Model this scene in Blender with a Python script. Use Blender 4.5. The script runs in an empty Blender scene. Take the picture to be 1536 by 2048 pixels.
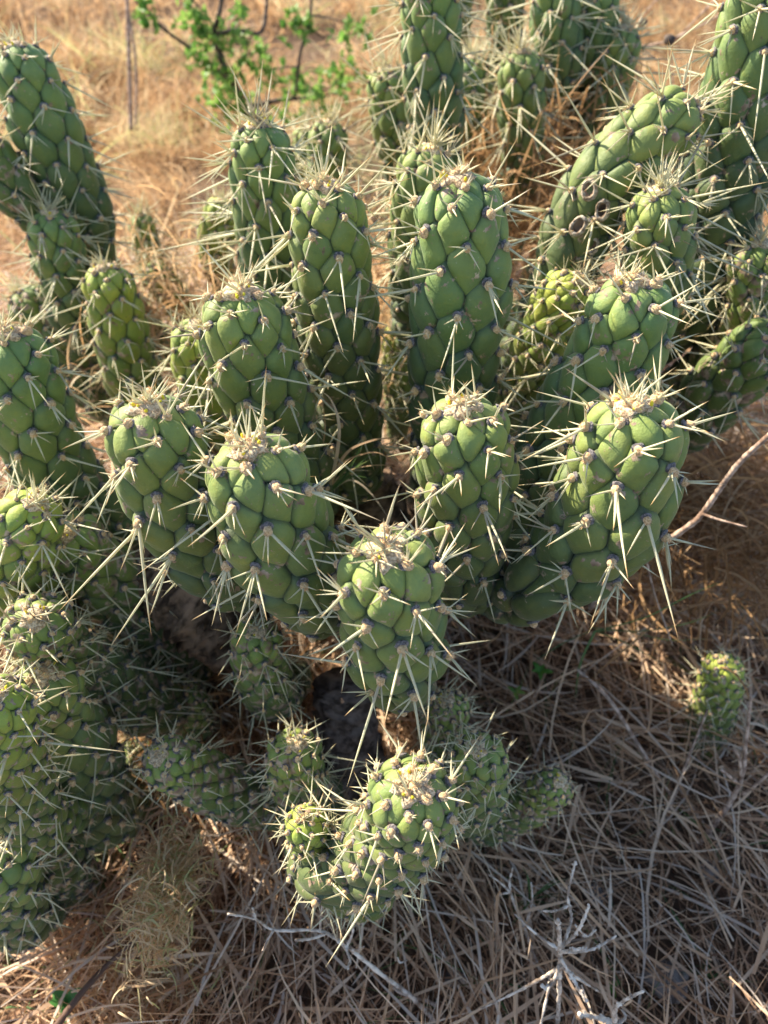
import bpy, math, random
import numpy as np
from mathutils import Vector, Matrix, Quaternion

random.seed(7)
rng = np.random.default_rng(7)
R_ = math.radians
sc = bpy.context.scene
COL = sc.collection

# ------------------------------------------------------------------ camera, world, sun, exposure
CAM_H, PITCH = 0.86, 45.0
FOC = 1507.0                                     # focal length in photograph pixels (1536 wide)
cd = bpy.data.cameras.new('camera')
cam = bpy.data.objects.new('camera', cd); COL.objects.link(cam)
cd.sensor_fit = 'HORIZONTAL'; cd.sensor_width = 24.0
cd.lens = FOC / 1536 * 24.0
cd.clip_start = 0.02; cd.clip_end = 300
cam.location = (0, 0, CAM_H)
cam.rotation_euler = (R_(90 - PITCH), 0, 0)
cd.dof.use_dof = True; cd.dof.focus_distance = 0.48; cd.dof.aperture_fstop = cd.lens / 3.7
cd.dof.aperture_blades = 0
sc.camera = cam

SUN_AZ, SUN_EL = -57.0, 37.0                     # degrees: azimuth clockwise from +Y
w = bpy.data.worlds.new('World'); sc.world = w; w.use_nodes = True
nt = w.node_tree
sky = nt.nodes.new('ShaderNodeTexSky'); sky.sky_type = 'NISHITA'; sky.sun_disc = False
sky.sun_elevation = R_(SUN_EL); sky.sun_rotation = R_(SUN_AZ)
bgn = nt.nodes['Background']; nt.links.new(sky.outputs[0], bgn.inputs[0]); bgn.inputs[1].default_value = 0.105
sl = bpy.data.lights.new('sun', 'SUN'); sl.energy = 5.0; sl.angle = R_(0.53); sl.color = (1.0, 0.88, 0.70)
so = bpy.data.objects.new('sun', sl); COL.objects.link(so)
sdir = Vector((math.sin(R_(SUN_AZ)) * math.cos(R_(SUN_EL)), math.cos(R_(SUN_AZ)) * math.cos(R_(SUN_EL)), math.sin(R_(SUN_EL))))
so.rotation_euler = sdir.to_track_quat('Z', 'Y').to_euler(); so.location = sdir * 5
sc.view_settings.view_transform = 'Standard'; sc.view_settings.look = 'None'
sc.view_settings.gamma = 1; sc.view_settings.exposure = 1.5
sc.cycles.max_bounces = 6; sc.cycles.transparent_max_bounces = 4; sc.cycles.use_denoising = True

CAMP = np.array([0, 0, CAM_H])
cp, sp = math.cos(R_(PITCH)), math.sin(R_(PITCH))
FWD = np.array([0, cp, -sp]); UP = np.array([0, sp, cp]); RIGHT = np.array([1.0, 0, 0])
def P(px, py, d):
    return CAMP + d * (FWD + (px - 768) / FOC * RIGHT + (1024 - py) / FOC * UP)
def PG(px, py, z=0.0):
    v = FWD + (px - 768) / FOC * RIGHT + (1024 - py) / FOC * UP
    return CAMP + v * ((z - CAM_H) / v[2])

# ------------------------------------------------------------------ materials
def mat(name):
    m = bpy.data.materials.new(name); m.use_nodes = True
    return m, m.node_tree.nodes, m.node_tree.links, m.node_tree.nodes['Principled BSDF']
def ramp(n, stops):
    r = n.new('ShaderNodeValToRGB'); e = r.color_ramp.elements
    e[0].position, e[0].color = stops[0][0], (*stops[0][1], 1)
    e[1].position, e[1].color = stops[-1][0], (*stops[-1][1], 1)
    for p, c in stops[1:-1]:
        q = e.new(p); q.color = (*c, 1)
    return r
def noise(n, l, vec, scale, detail=3, rough=.55):
    t = n.new('ShaderNodeTexNoise'); t.inputs['Scale'].default_value = scale
    t.inputs['Detail'].default_value = detail; t.inputs['Roughness'].default_value = rough
    if vec is not None: l.new(vec, t.inputs['Vector'])
    return t
def mix(n, l, fac, a, b, mode='MIX'):
    m = n.new('ShaderNodeMix'); m.data_type = 'RGBA'; m.blend_type = mode
    for idx, v in ((0, fac), (6, a), (7, b)):
        if isinstance(v, (int, float)): m.inputs[idx].default_value = v
        elif isinstance(v, tuple): m.inputs[idx].default_value = (*v, 1)
        else: l.new(v, m.inputs[idx])
    return m.outputs[2]
def math_(n, l, op, a, b=0.0):
    m = n.new('ShaderNodeMath'); m.operation = op
    for i, v in enumerate((a, b)):
        if isinstance(v, (int, float)): m.inputs[i].default_value = v
        else: l.new(v, m.inputs[i])
    return m.outputs[0]

def skin_mat(name, tint, scab):
    m, n, l, b = mat(name)
    geo = n.new('ShaderNodeNewGeometry').outputs['Position']
    att = n.new('ShaderNodeAttribute'); att.attribute_name = 'skin'
    sep = n.new('ShaderNodeSeparateColor'); l.new(att.outputs['Color'], sep.inputs[0])
    inf = n.new('ShaderNodeObjectInfo').outputs['Random']
    young = mix(n, l, inf, (0.170, 0.235, 0.062), (0.215, 0.262, 0.072))
    old = mix(n, l, inf, (0.072, 0.105, 0.036), (0.098, 0.122, 0.040))
    c = mix(n, l, sep.outputs[2], young, old)
    big = noise(n, l, geo, 38, 4)
    c = mix(n, l, ramp_fac(n, l, big.outputs[0], .38, .68), c, mix(n, l, 1.0, c, (0.74, 0.82, .98), 'MULTIPLY'))
    fine = noise(n, l, geo, 900, 2)
    c = mix(n, l, math_(n, l, 'MULTIPLY', fine.outputs[0], .45), c, mix(n, l, 1.0, c, (1.5, 1.35, 1.35), 'MULTIPLY'))
    c = mix(n, l, 1.0, c, tint, 'MULTIPLY')
    hs = n.new('ShaderNodeHueSaturation'); hs.inputs['Saturation'].default_value = 1.04; l.new(c, hs.inputs['Color']); c = hs.outputs[0]
    mid = noise(n, l, geo, 130, 5, .7)
    c = mix(n, l, math_(n, l, 'MULTIPLY', ramp_fac(n, l, mid.outputs[0], .50, .72), .50), c, mix(n, l, 1.0, c, (1.45, 1.12, .80), 'MULTIPLY'))
    c = mix(n, l, math_(n, l, 'MULTIPLY', ramp_fac(n, l, mid.outputs[0], .50, .28), .40), c, mix(n, l, 1.0, c, (.70, .72, .80), 'MULTIPLY'))
    # pale sun-bleached dust specks
    sp_ = noise(n, l, geo, 300, 2)
    c = mix(n, l, math_(n, l, 'MULTIPLY', ramp_fac(n, l, sp_.outputs[0], .70, .76), .35), c, (0.42, 0.43, 0.30))
    # purple-grey skin round the areole; darker tone along the crease line
    pig = math_(n, l, 'ADD', sep.outputs[1], math_(n, l, 'MULTIPLY', big.outputs[0], .30))
    c = mix(n, l, math_(n, l, 'MULTIPLY', ramp_fac(n, l, pig, .80, 1.12), .9), c, (0.050, 0.056, 0.062))
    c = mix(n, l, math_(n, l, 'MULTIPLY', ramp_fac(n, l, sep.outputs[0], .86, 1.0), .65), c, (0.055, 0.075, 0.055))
    hgt = fine.outputs[0]
    if scab > 0:
        s1 = noise(n, l, geo, 95, 5, .65)
        v = n.new('ShaderNodeTexVoronoi'); v.inputs['Scale'].default_value = 130; l.new(geo, v.inputs['Vector'])
        f = ramp_fac(n, l, s1.outputs[0], .62 - scab * .16, .66 - scab * .16)
        cork = ramp(n, [(0, (0.08, 0.05, 0.035)), (.45, (0.26, 0.18, 0.12)), (1, (0.50, 0.40, 0.30))]); l.new(v.outputs['Distance'], cork.inputs[0])
        c = mix(n, l, f, c, cork.outputs[0])
        hgt = math_(n, l, 'ADD', math_(n, l, 'MULTIPLY', f, math_(n, l, 'MULTIPLY', v.outputs['Distance'], 6.0)), hgt)
    l.new(c, b.inputs['Base Color'])
    b.inputs['Roughness'].default_value = .60
    b.inputs['Specular IOR Level'].default_value = .42
    b.inputs['Sheen Weight'].default_value = .12; b.inputs['Sheen Roughness'].default_value = .4
    b.inputs['Subsurface Weight'].default_value = .0
    bp = n.new('ShaderNodeBump'); bp.inputs['Strength'].default_value = .28; bp.inputs['Distance'].default_value = .0006
    l.new(hgt, bp.inputs['Height'])
    b2 = n.new('ShaderNodeBump'); b2.inputs['Strength'].default_value = .5; b2.inputs['Distance'].default_value = .004
    l.new(math_(n, l, 'ADD', big.outputs[0], math_(n, l, 'MULTIPLY', mid.outputs[0], .35)), b2.inputs['Height']); l.new(bp.outputs[0], b2.inputs['Normal'])
    l.new(b2.outputs[0], b.inputs['Normal'])
    return m
def ramp_fac(n, l, v, lo, hi):
    mr = n.new('ShaderNodeMapRange'); mr.interpolation_type = 'SMOOTHSTEP'
    l.new(v, mr.inputs[0]); mr.inputs[1].default_value = lo; mr.inputs[2].default_value = hi
    return mr.outputs[0]

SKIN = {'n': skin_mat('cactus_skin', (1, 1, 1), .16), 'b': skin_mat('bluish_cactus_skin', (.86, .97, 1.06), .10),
        'y': skin_mat('sunlit_yellowish_cactus_skin', (1.42, 1.34, .95), 0.30), 's': skin_mat('scarred_cactus_skin', (1.0, 1.02, .92), .62),  # yellowish tint brightened, with sunlight painted into the colour
        'd': skin_mat('shaded_cactus_skin', (.66, .72, .66), .45)}  # darker scabby copy of the skin, with shade painted into the tint

def simple(name, c1, c2, scale, rough=.8, transl=0.0, bump=.0, obj_rand=False, sheen=0):
    m, n, l, b = mat(name)
    geo = n.new('ShaderNodeNewGeometry').outputs['Position']
    t = noise(n, l, geo, scale, 4)
    f = ramp_fac(n, l, t.outputs[0], .35, .65)
    c = mix(n, l, f, c1, c2)
    l.new(c, b.inputs['Base Color']); b.inputs['Roughness'].default_value = rough
    b.inputs['Specular IOR Level'].default_value = .25
    if sheen: b.inputs['Sheen Weight'].default_value = sheen
    if bump:
        bp = n.new('ShaderNodeBump'); bp.inputs['Strength'].default_value = .8; bp.inputs['Distance'].default_value = bump
        l.new(t.outputs[0], bp.inputs['Height']); l.new(bp.outputs[0], b.inputs['Normal'])
    if transl:
        tr = n.new('ShaderNodeBsdfTranslucent'); l.new(c, tr.inputs[0])
        ms = n.new('ShaderNodeMixShader'); ms.inputs[0].default_value = transl
        l.new(b.outputs[0], ms.inputs[1]); l.new(tr.outputs[0], ms.inputs[2])
        l.new(ms.outputs[0], n['Material Output'].inputs[0])
    return m
WOOL = simple('areole_wool', (.50, .31, .14), (.80, .57, .32), 900, .95, .1, .001, sheen=.5)
WOOL_TIP = simple('tip_wool', (.38, .26, .15), (.88, .70, .46), 600, .95, .15, .0015, sheen=.5)
PAD = simple('dark_areole_felt', (.055, .05, .055), (.20, .18, .18), 700, .95, 0, .001, sheen=.3)
BUD = simple('yellow_bud', (.80, .62, .03), (.66, .60, .05), 400, .4)
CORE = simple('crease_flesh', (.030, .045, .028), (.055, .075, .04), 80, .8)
SCAR = simple('corky_scar', (.16, .11, .07), (.50, .43, .34), 260, .9, 0, .002)
STONE = simple('grey_stone', (.10, .09, .085), (.30, .28, .26), 120, .9, 0, .002)
DEADWOOD = simple('dead_grey_wood', (.06, .042, .034), (.24, .18, .15), 90, .9, 0, .003)
ROT = simple('rotting_stem_skin', (.045, .028, .018), (.26, .17, .11), 60, .95, 0, .008)
TWIG = simple('grey_twig_bark', (.28, .21, .16), (.76, .67, .57), 110, .85, 0, .0012)
TWIGB = simple('brown_twig_bark', (.20, .13, .095), (.56, .42, .33), 120, .85, 0, .0012)
DARKTWIG = simple('dark_shrub_bark', (.05, .04, .035), (.14, .11, .09), 60, .85, 0, .001)
LEAF = simple('shrub_leaf', (.09, .24, .04), (.30, .46, .11), 40, .45, .5)
LEAFD = simple('seedling_leaf', (.035, .13, .03), (.08, .24, .05), 40, .4, .25)

def spine_mat():
    m, n, l, b = mat('spine_straw')
    tc = n.new('ShaderNodeTexCoord'); sep = n.new('ShaderNodeSeparateXYZ'); l.new(tc.outputs['Object'], sep.inputs[0])
    inf = n.new('ShaderNodeObjectInfo').outputs['Random']
    r = ramp(n, [(0, (.66, .54, .24)), (.12, (.78, .74, .52)), (.74, (.80, .75, .52)), (.90, (.70, .42, .14)), (1, (.34, .14, .05))])
    att = n.new('ShaderNodeAttribute'); att.attribute_name = 'along'
    l.new(att.outputs['Fac'], r.inputs[0])
    c = mix(n, l, math_(n, l, 'MULTIPLY', inf, .6), r.outputs[0], (.78, .79, .58))
    geo = n.new('ShaderNodeNewGeometry').outputs['Position']
    t = noise(n, l, geo, 700, 2)
    c = mix(n, l, math_(n, l, 'MULTIPLY', t.outputs[0], .35), c, (.42, .36, .22))
    old = noise(n, l, geo, 22, 2)
    c = mix(n, l, math_(n, l, 'MULTIPLY', ramp_fac(n, l, old.outputs[0], .58, .66), .7), c, (.36, .30, .22))
    l.new(c, b.inputs['Base Color']); b.inputs['Roughness'].default_value = .42
    b.inputs['Specular IOR Level'].default_value = .5
    tr = n.new('ShaderNodeBsdfTranslucent'); l.new(c, tr.inputs[0])
    ms = n.new('ShaderNodeMixShader'); ms.inputs[0].default_value = .38
    l.new(b.outputs[0], ms.inputs[1]); l.new(tr.outputs[0], ms.inputs[2]); l.new(ms.outputs[0], n['Material Output'].inputs[0])
    return m
SPINE = spine_mat()

def blade_mat(name, stops, transl=.35):
    m, n, l, b = mat(name)
    att = n.new('ShaderNodeAttribute'); att.attribute_name = 'tone'
    r = ramp(n, stops); l.new(att.outputs['Fac'], r.inputs[0])
    geo = n.new('ShaderNodeNewGeometry').outputs['Position']
    t = noise(n, l, geo, 130, 3)
    c = mix(n, l, math_(n, l, 'MULTIPLY', t.outputs[0], .8), r.outputs[0], mix(n, l, 1.0, r.outputs[0], (.60, .52, .46), 'MULTIPLY'))
    l.new(c, b.inputs['Base Color']); b.inputs['Roughness'].default_value = .6
    b.inputs['Specular IOR Level'].default_value = .3
    tr = n.new('ShaderNodeBsdfTranslucent'); l.new(c, tr.inputs[0])
    ms = n.new('ShaderNodeMixShader'); ms.inputs[0].default_value = transl
    l.new(b.outputs[0], ms.inputs[1]); l.new(tr.outputs[0], ms.inputs[2]); l.new(ms.outputs[0], n['Material Output'].inputs[0])
    return m
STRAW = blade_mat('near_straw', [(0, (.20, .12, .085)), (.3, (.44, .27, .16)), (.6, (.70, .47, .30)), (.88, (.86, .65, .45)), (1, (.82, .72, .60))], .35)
FARSTRAW = blade_mat('dry_grass', [(0, (.24, .14, .07)), (.4, (.54, .34, .17)), (.75, (.76, .54, .32)), (.92, (.86, .74, .50)), (1, (.54, .56, .26))], .5)
GREENB = blade_mat('green_blade', [(0, (.07, .15, .06)), (.5, (.13, .25, .09)), (1, (.30, .36, .14))], .3)

def ground_mat():
    m, n, l, b = mat('soil_with_litter')
    geo = n.new('ShaderNodeNewGeometry').outputs['Position']
    a = noise(n, l, geo, 14, 8, .65); f = noise(n, l, geo, 120, 5, .7)
    r = ramp(n, [(0, (.045, .028, .018)), (.45, (.11, .07, .045)), (.62, (.22, .14, .085)), (1, (.38, .27, .17))])
    l.new(mix(n, l, .5, a.outputs[0], f.outputs[0]), r.inputs[0])
    sx = n.new('ShaderNodeSeparateXYZ'); l.new(geo, sx.inputs[0])
    far = ramp_fac(n, l, math_(n, l, 'ADD', sx.outputs[1], math_(n, l, 'MULTIPLY', a.outputs[0], .8)), 1.4, 2.1)
    l.new(mix(n, l, far, r.outputs[0], mix(n, l, f.outputs[0], (.075, .042, .024), (.26, .155, .08))), b.inputs['Base Color']); b.inputs['Roughness'].default_value = .95
    bp = n.new('ShaderNodeBump'); bp.inputs['Distance'].default_value = .02; l.new(f.outputs[0], bp.inputs['Height']); l.new(bp.outputs[0], b.inputs['Normal'])
    return m

# ------------------------------------------------------------------ mesh helpers
def fast_mesh(name, V, F, mats, smooth=True, attrs=None, fmat=None):
    """V (n,3), F (m,k) of one polygon size or list of arrays"""
    Fs = F if isinstance(F, list) else [F]
    me = bpy.data.meshes.new(name)
    nl = sum(f.size for f in Fs); npoly = sum(len(f) for f in Fs)
    me.vertices.add(len(V)); me.vertices.foreach_set('co', np.ascontiguousarray(V, dtype=np.float32).ravel())
    me.loops.add(nl); me.polygons.add(npoly)
    me.loops.foreach_set('vertex_index', np.concatenate([f.ravel() for f in Fs]).astype(np.int32))
    st = []; o = 0
    for f in Fs:
        st.append(o + np.arange(len(f)) * f.shape[1]); o += f.size
    me.polygons.foreach_set('loop_start', np.concatenate(st).astype(np.int32))
    me.polygons.foreach_set('use_smooth', np.full(npoly, smooth, dtype=bool))
    if fmat is not None: me.polygons.foreach_set('material_index', np.asarray(fmat, dtype=np.int32))
    me.update(calc_edges=True)
    for k, (typ, arr) in (attrs or {}).items():
        a = me.attributes.new(k, typ, 'POINT')
        a.data.foreach_set('color' if 'COLOR' in typ else 'value', np.ascontiguousarray(arr, dtype=np.float32).ravel())
    for m in (mats if isinstance(mats, (list, tuple)) else [mats]): me.materials.append(m)
    return me
def link(name, me, parent=None, loc=None, rot=None, scale=None, **props):
    o = bpy.data.objects.new(name, me); COL.objects.link(o)
    if parent is not None: o.parent = parent
    if loc is not None: o.location = loc
    if rot is not None: o.rotation_mode = 'QUATERNION'; o.rotation_quaternion = rot
    if scale is not None: o.scale = scale
    for k, v in props.items(): o[k] = v
    return o
class Join:
    def __init__(s): s.V = []; s.F = []; s.A = []; s.M = []; s.n = 0
    def add(s, V, F, A=None, m=0):
        s.V.append(V); s.F.append(np.asarray(F) + s.n); s.n += len(V)
        if A is not None: s.A.append(A)
        s.M.append(np.full(len(F), m))
    def mesh(s, name, mats, attr=None, smooth=True):
        ks = {}
        for f, mm in zip(s.F, s.M): ks.setdefault(f.shape[1], []).append((f, mm))
        Fs = [np.concatenate([x[0] for x in v]) for v in ks.values()]
        Ms = np.concatenate([np.concatenate([x[1] for x in v]) for v in ks.values()])
        at = {attr[0]: (attr[1], np.concatenate(s.A))} if attr and s.A else None
        return fast_mesh(name, np.concatenate(s.V), Fs, mats, smooth, at, Ms)

def ico(sub=1):
    import bmesh
    bm = bmesh.new(); bmesh.ops.create_icosphere(bm, subdivisions=sub, radius=1)
    V = np.array([v.co[:] for v in bm.verts]); F = np.array([[v.index for v in f.verts] for f in bm.faces]); bm.free()
    return V, F
ICO1, ICO2 = ico(1), ico(2)
ICO3 = ico(3)

# a spine of unit length along +Z, unit base radius in XY
def spine_arrays(sides=6, bend=0.03, seed=0):
    zs = np.array([0, .25, .6, .86, 1.0]); rs = np.array([1, .92, .66, .30, .02])
    V = []; A = []
    for z, r in zip(zs, rs):
        th = np.arange(sides) * 2 * math.pi / sides
        V.append(np.stack([r * np.cos(th), r * np.sin(th) * .85, np.full(sides, z)], 1)); A += [z] * sides
    V = np.concatenate(V)
    V[:, 2] = V[:, 2]
    F = [[i * sides + j, i * sides + (j + 1) % sides, (i + 1) * sides + (j + 1) % sides, (i + 1) * sides + j] for i in range(len(zs) - 1) for j in range(sides)]
    return V, np.array(F), np.array(A, dtype=float)
SP_NEAR = spine_arrays(6); SP_FAR = spine_arrays(4)
def bent(V, b):
    V = V.copy(); V[:, 0] += b * (V[:, 2] ** 2); return V
SPINE_MESH = [fast_mesh('spine', bent(SP_NEAR[0], b), SP_NEAR[1], SPINE, True, {'along': ('FLOAT', SP_NEAR[2])}) for b in (0, 1.2, -1.0, 2.2)]

def areole_mesh(seed):
    r = np.random.default_rng(seed); J = Join()
    V, F = ICO2; d = 1 + r.normal(0, .07, len(V))[:, None]
    J.add(V * d * np.array([1.30, 1.1, .5]) + np.array([0, .35, -.1]), F, m=1)
    J.add(V * (1 + r.normal(0, .09, len(V)))[:, None] * np.array([.95, 1.1, 1.0]) + np.array([0, -.1, .70]), F, m=0)
    # a brush of very short hairs
    for i in range(26):
        a = r.uniform(0, 6.28); t = r.uniform(.1, 1.1); D = np.array([math.cos(a) * math.sin(t), math.sin(a) * math.sin(t), math.cos(t)])
        b = np.array([0, -.1, .70]) + D * .8; s = np.cross(D, [0, 0, 1.0]); s /= np.linalg.norm(s) + 1e-6
        tip = b + D * r.uniform(.35, .8) + r.normal(0, .08, 3)
        J.add(np.array([b - s * .09, b + s * .09, tip]), np.array([[0, 1, 2]]), m=0)
    return J.mesh('areole', [WOOL, PAD])
AREOLES = [areole_mesh(i) for i in range(5)]

def quat_from_cols(x, y, z):
    return Matrix((x, y, z)).transposed().to_quaternion()
def look_quat(D, twist):
    D = Vector(D).normalized()
    return D.to_track_quat('Z', 'Y') @ Quaternion((0, 0, 1), twist)

def smooth_poly(pts, n=60):
    """Catmull-Rom resample"""
    p = [2 * pts[0] - pts[1]] + list(pts) + [2 * pts[-1] - pts[-2]]
    out = []
    for i in range(1, len(p) - 2):
        for t in np.linspace(0, 1, n // (len(pts) - 1) + 1, endpoint=False):
            a, b, c, d = p[i - 1], p[i], p[i + 1], p[i + 2]
            out.append(.5 * ((2 * b) + (-a + c) * t + (2 * a - 5 * b + 4 * c - d) * t * t + (-a + 3 * b - 3 * c + d) * t ** 3))
    out.append(pts[-1]); return np.array(out)

GROUP = 'cactus stems of the spiny clump'
STATS = {'tub': 0, 'spine': 0}

def cactus(label, r0, k, pts, q='n', skin='n', slen=1.0, sdens=1.0, ext=True, tipwool=1.0, aniso=1.38, cell=3.0, dd=0.0, bite=None):
    """pts: (px, py, apparent width) from the tip down the axis of the stem; r0 true radius at pts[1];
    k: 1 = upright, >1 leans towards the viewer, <1 away; dd: extra depth gained along the stem (m)"""
    yv = lambda py: (1024 - py) / FOC
    cell = cell * .215
    w1 = pts[1][2]; d1 = 2 * r0 * FOC / w1
    C = []; RR = []
    npt = len(pts)
    for i, (px, py, ww) in enumerate(pts):
        d = d1 * ((1 + yv(pts[1][1])) / (1 + yv(py))) ** k + dd * i / (npt - 1)
        C.append(P(px, py, d)); RR.append(ww * d / (2 * FOC))
    RR[0] = RR[1] * .98
    C = [np.array(c) for c in C]
    visl = sum(np.linalg.norm(C[i + 1] - C[i]) for i in range(npt - 1))
    # carry on down into the ground
    lastdir = (C[-1] - C[-2]); lastdir /= np.linalg.norm(lastdir)
    p = C[-1].copy(); rr = RR[-1]
    ctl = list(C); crr = list(RR)
    if ext:
        guard = 0
        while p[2] > -.03 and guard < 14:
            lastdir = lastdir * .25 + np.array([0, .66, -.75]) * .75; lastdir /= np.linalg.norm(lastdir)
            p = p + lastdir * .06; rr = rr * .94; ctl.append(p.copy()); crr.append(rr); guard += 1
    line = smooth_poly(ctl, 12 * (len(ctl) - 1))
    rline = smooth_poly([np.array([x]) for x in crr], 12 * (len(ctl) - 1))[:, 0]
    seg = np.linalg.norm(np.diff(line, axis=0), axis=1); S = np.concatenate([[0], np.cumsum(seg)])
    T = np.gradient(line, axis=0); T /= np.linalg.norm(T, axis=1)[:, None]          # pointing down the stem
    # parallel transport
    e1 = np.cross(T[0], [0.3, 1, .2]); e1 /= np.linalg.norm(e1); E1 = [e1]
    for i in range(1, len(T)):
        e = E1[-1] - T[i] * np.dot(E1[-1], T[i]); E1.append(e / np.linalg.norm(e))
    E1 = np.array(E1); E2 = np.cross(T, E1)
    Ltot = S[-1]
    seed = abs(hash((pts[0][0], pts[0][1]))) % 100000
    r = np.random.default_rng(seed)
    Hb = .31                                                                        # bulge relative to cell size
    Rtop = RR[1]; size = math.sqrt(cell) * Rtop
    bulge = Hb * size
    ph = r.uniform(0, 6.28, 3)
    def Rad(s):
        base = np.interp(s, S, rline)
        return (base - bulge * .98) * (1 + .025 * np.sin(s * 38 + ph[0]) + .02 * np.sin(s * 81 + ph[1]))
    def frame(s):
        s_ = np.clip(s, 0, Ltot)
        g = lambda A: np.stack([np.interp(s_, S, A[:, i]) for i in range(3)], -1)
        c = g(line); t = g(T); t /= np.linalg.norm(t, axis=-1, keepdims=True)
        a = g(E1); a -= t * np.sum(a * t, -1, keepdims=True); a /= np.linalg.norm(a, axis=-1, keepdims=True)
        b = np.cross(t, a)
        c = c + t * (s - s_)[..., None]
        return c, a, b, t
    R1 = float(Rad(np.array(Rtop * .8))); hd = .80 * R1
    def to_world(X, Y, Z):                                                          # straight -> bent
        c, a, b, t = frame(-Z)
        return c + a * X[..., None] + b * Y[..., None]
    def surf(x, y, z):                                                              # project onto the straight surface
        s = -z; rho = np.hypot(x, y) + 1e-9
        lam = 1 / np.sqrt((rho / R1) ** 2 + ((z + hd) / hd) ** 2)
        dome = s < hd
        Rs = Rad(s)
        X = np.where(dome, x * lam, x / rho * Rs); Y = np.where(dome, y * lam, y / rho * Rs)
        Z = np.where(dome, -hd + (z + hd) * lam, z)
        # normals
        nx = np.where(dome, X / R1 ** 2, X / rho); ny = np.where(dome, Y / R1 ** 2, Y / rho); nz = np.where(dome, (Z + hd) / hd ** 2, 0)
        N = np.stack([nx, ny, nz], -1); N /= np.linalg.norm(N, axis=-1, keepdims=True)
        return X, Y, Z, N
    # profile table: arc length a -> (rho, s)
    th = np.linspace(0, math.pi / 2, 60); pr = R1 * np.sin(th); ps = hd * (1 - np.cos(th))
    s2 = np.arange(hd, Ltot, .001)[1:]; pr = np.concatenate([pr, Rad(s2)]); ps = np.concatenate([ps, s2])
    a = np.concatenate([[0], np.cumsum(np.hypot(np.diff(pr), np.diff(ps)))])
    afull = cell * Rtop ** 2
    Aa = afull * np.clip(.16 + .84 * (a / (2.3 * Rtop)), 0, 1.0)
    K = np.concatenate([[0], np.cumsum(2 * math.pi * .5 * (pr[1:] + pr[:-1]) / Aa[1:] * np.diff(a))])
    k0 = float(np.interp(.40 * R1, a, K)); nK = int(K[-1] - k0) - 1
    idx = np.arange(nK); kk = idx + k0 + .5
    ac = np.interp(kk, K, a); rc = np.interp(ac, a, pr); scn = np.interp(ac, a, ps)
    sgn = 1 if seed % 2 else -1
    ang = sgn * idx * R_(137.508) + ph[2] + r.normal(0, .035, nK)
    scn = scn + r.normal(0, .025 * size, nK)
    scn = np.maximum(scn, 0.02 * R1)
    szc = np.sqrt(np.interp(ac, a, Aa))
    Xc, Yc = rc * np.cos(ang), rc * np.sin(ang)
    Xc, Yc, Zc, Nc = surf(Xc, Yc, -scn)
    Cc = np.stack([Xc, Yc, Zc], -1)
    # tangents: U towards the apex, Sd sideways
    Sd = np.stack([-np.sin(ang), np.cos(ang), 0 * ang], -1)
    U = np.cross(Nc, Sd); U /= np.linalg.norm(U, axis=1)[:, None]
    flip = np.sign(U[:, 2] - 1e-9 * 0 + 1e-12); U *= flip[:, None]; Sd = np.cross(U, Nc)
    if q == 'n': M, ts = 26, np.array([.0, .28, .5, .68, .82, .92, .98, 1.05])
    elif q == 'm': M, ts = 18, np.array([.0, .35, .65, .85, .97, 1.06])
    else: M, ts = 14, np.array([.0, .4, .75, .94, 1.06])
    # neighbours -> cell radius in each direction
    D = Cc[None] - Cc[:, None]; dist = np.linalg.norm(D, axis=-1)
    an_i = aniso * (1 + .30 * np.clip(1 - ac / (1.8 * Rtop), 0, 1))
    u = np.einsum('ijk,ik->ij', D, U); v = np.einsum('ijk,ik->ij', D, Sd)
    pl = np.hypot(u, v) + 1e-9; fct = dist / pl; u = u * fct / an_i[:, None]; v = v * fct
    phi = np.arange(M) / M * 2 * math.pi
    cu, sv = np.cos(phi), np.sin(phi)
    ok = (dist < 2.6 * size) & (dist > 1e-6) & (np.einsum('ik,jk->ij', Nc, Nc) > -.2)
    # power diagram: larger cells get more room
    n2 = (u ** 2 + v ** 2); wgt = (szc[:, None] ** 2 - szc[None] ** 2) * .25
    num = np.maximum(.5 * n2 + wgt * .5, .12 * n2)
    dot = u[..., None] * cu + v[..., None] * sv
    lim = np.where(ok[..., None] & (dot > 1e-6), num[..., None] / np.maximum(dot, 1e-6), 1e3)
    pw = 26.0
    rho = (np.sum((1 / lim) ** pw, axis=1)) ** (-1 / pw) * 1.13
    rho = np.minimum(rho, 1.1 * szc[:, None])
    # sharpen the foot of each cell, blunt its head
    t = ts[None, :, None]
    hsz = Hb * szc * np.clip(r.normal(1.0, .10, nK), .7, 1.25)
    prof = np.where(t <= 1, np.sqrt(np.clip(1 - t ** 2.3, 0, 1)), -(t - 1) * 3.2)
    asym = 1 + .34 * t * cu[None, None, :] * (t < 1.01) 
    h = hsz[:, None, None] * prof * asym
    uu = t * rho[:, None, :] * cu * an_i[:, None, None]; vv = t * rho[:, None, :] * sv
    PX = Cc[:, None, None, :] + uu[..., None] * U[:, None, None] + vv[..., None] * Sd[:, None, None]
    X, Y, Z, N = surf(PX[..., 0], PX[..., 1], PX[..., 2])
    wob = 1 + .04 * np.sin(uu / size * 7 + vv / size * 5 + r.uniform(0, 6, nK)[:, None, None])
    Pst = np.stack([X, Y, Z], -1) + N * (h * wob)[..., None]
    W = to_world(Pst[..., 0], Pst[..., 1], Pst[..., 2])                              # (nK, nt, M, 3)
    # areole position: near the head of the cell
    ta = .80
    iu = 0
    pa = Cc + (ta * rho[:, iu] * an_i)[:, None] * U
    X, Y, Z, Na = surf(pa[:, 0], pa[:, 1], pa[:, 2])
    Pa = np.stack([X, Y, Z], -1) + Na * (hsz * math.sqrt(1 - ta ** 2.3) * (1 + .3 * ta))[:, None]
    Wa = to_world(Pa[:, 0], Pa[:, 1], Pa[:, 2])
    eps = .001
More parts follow.
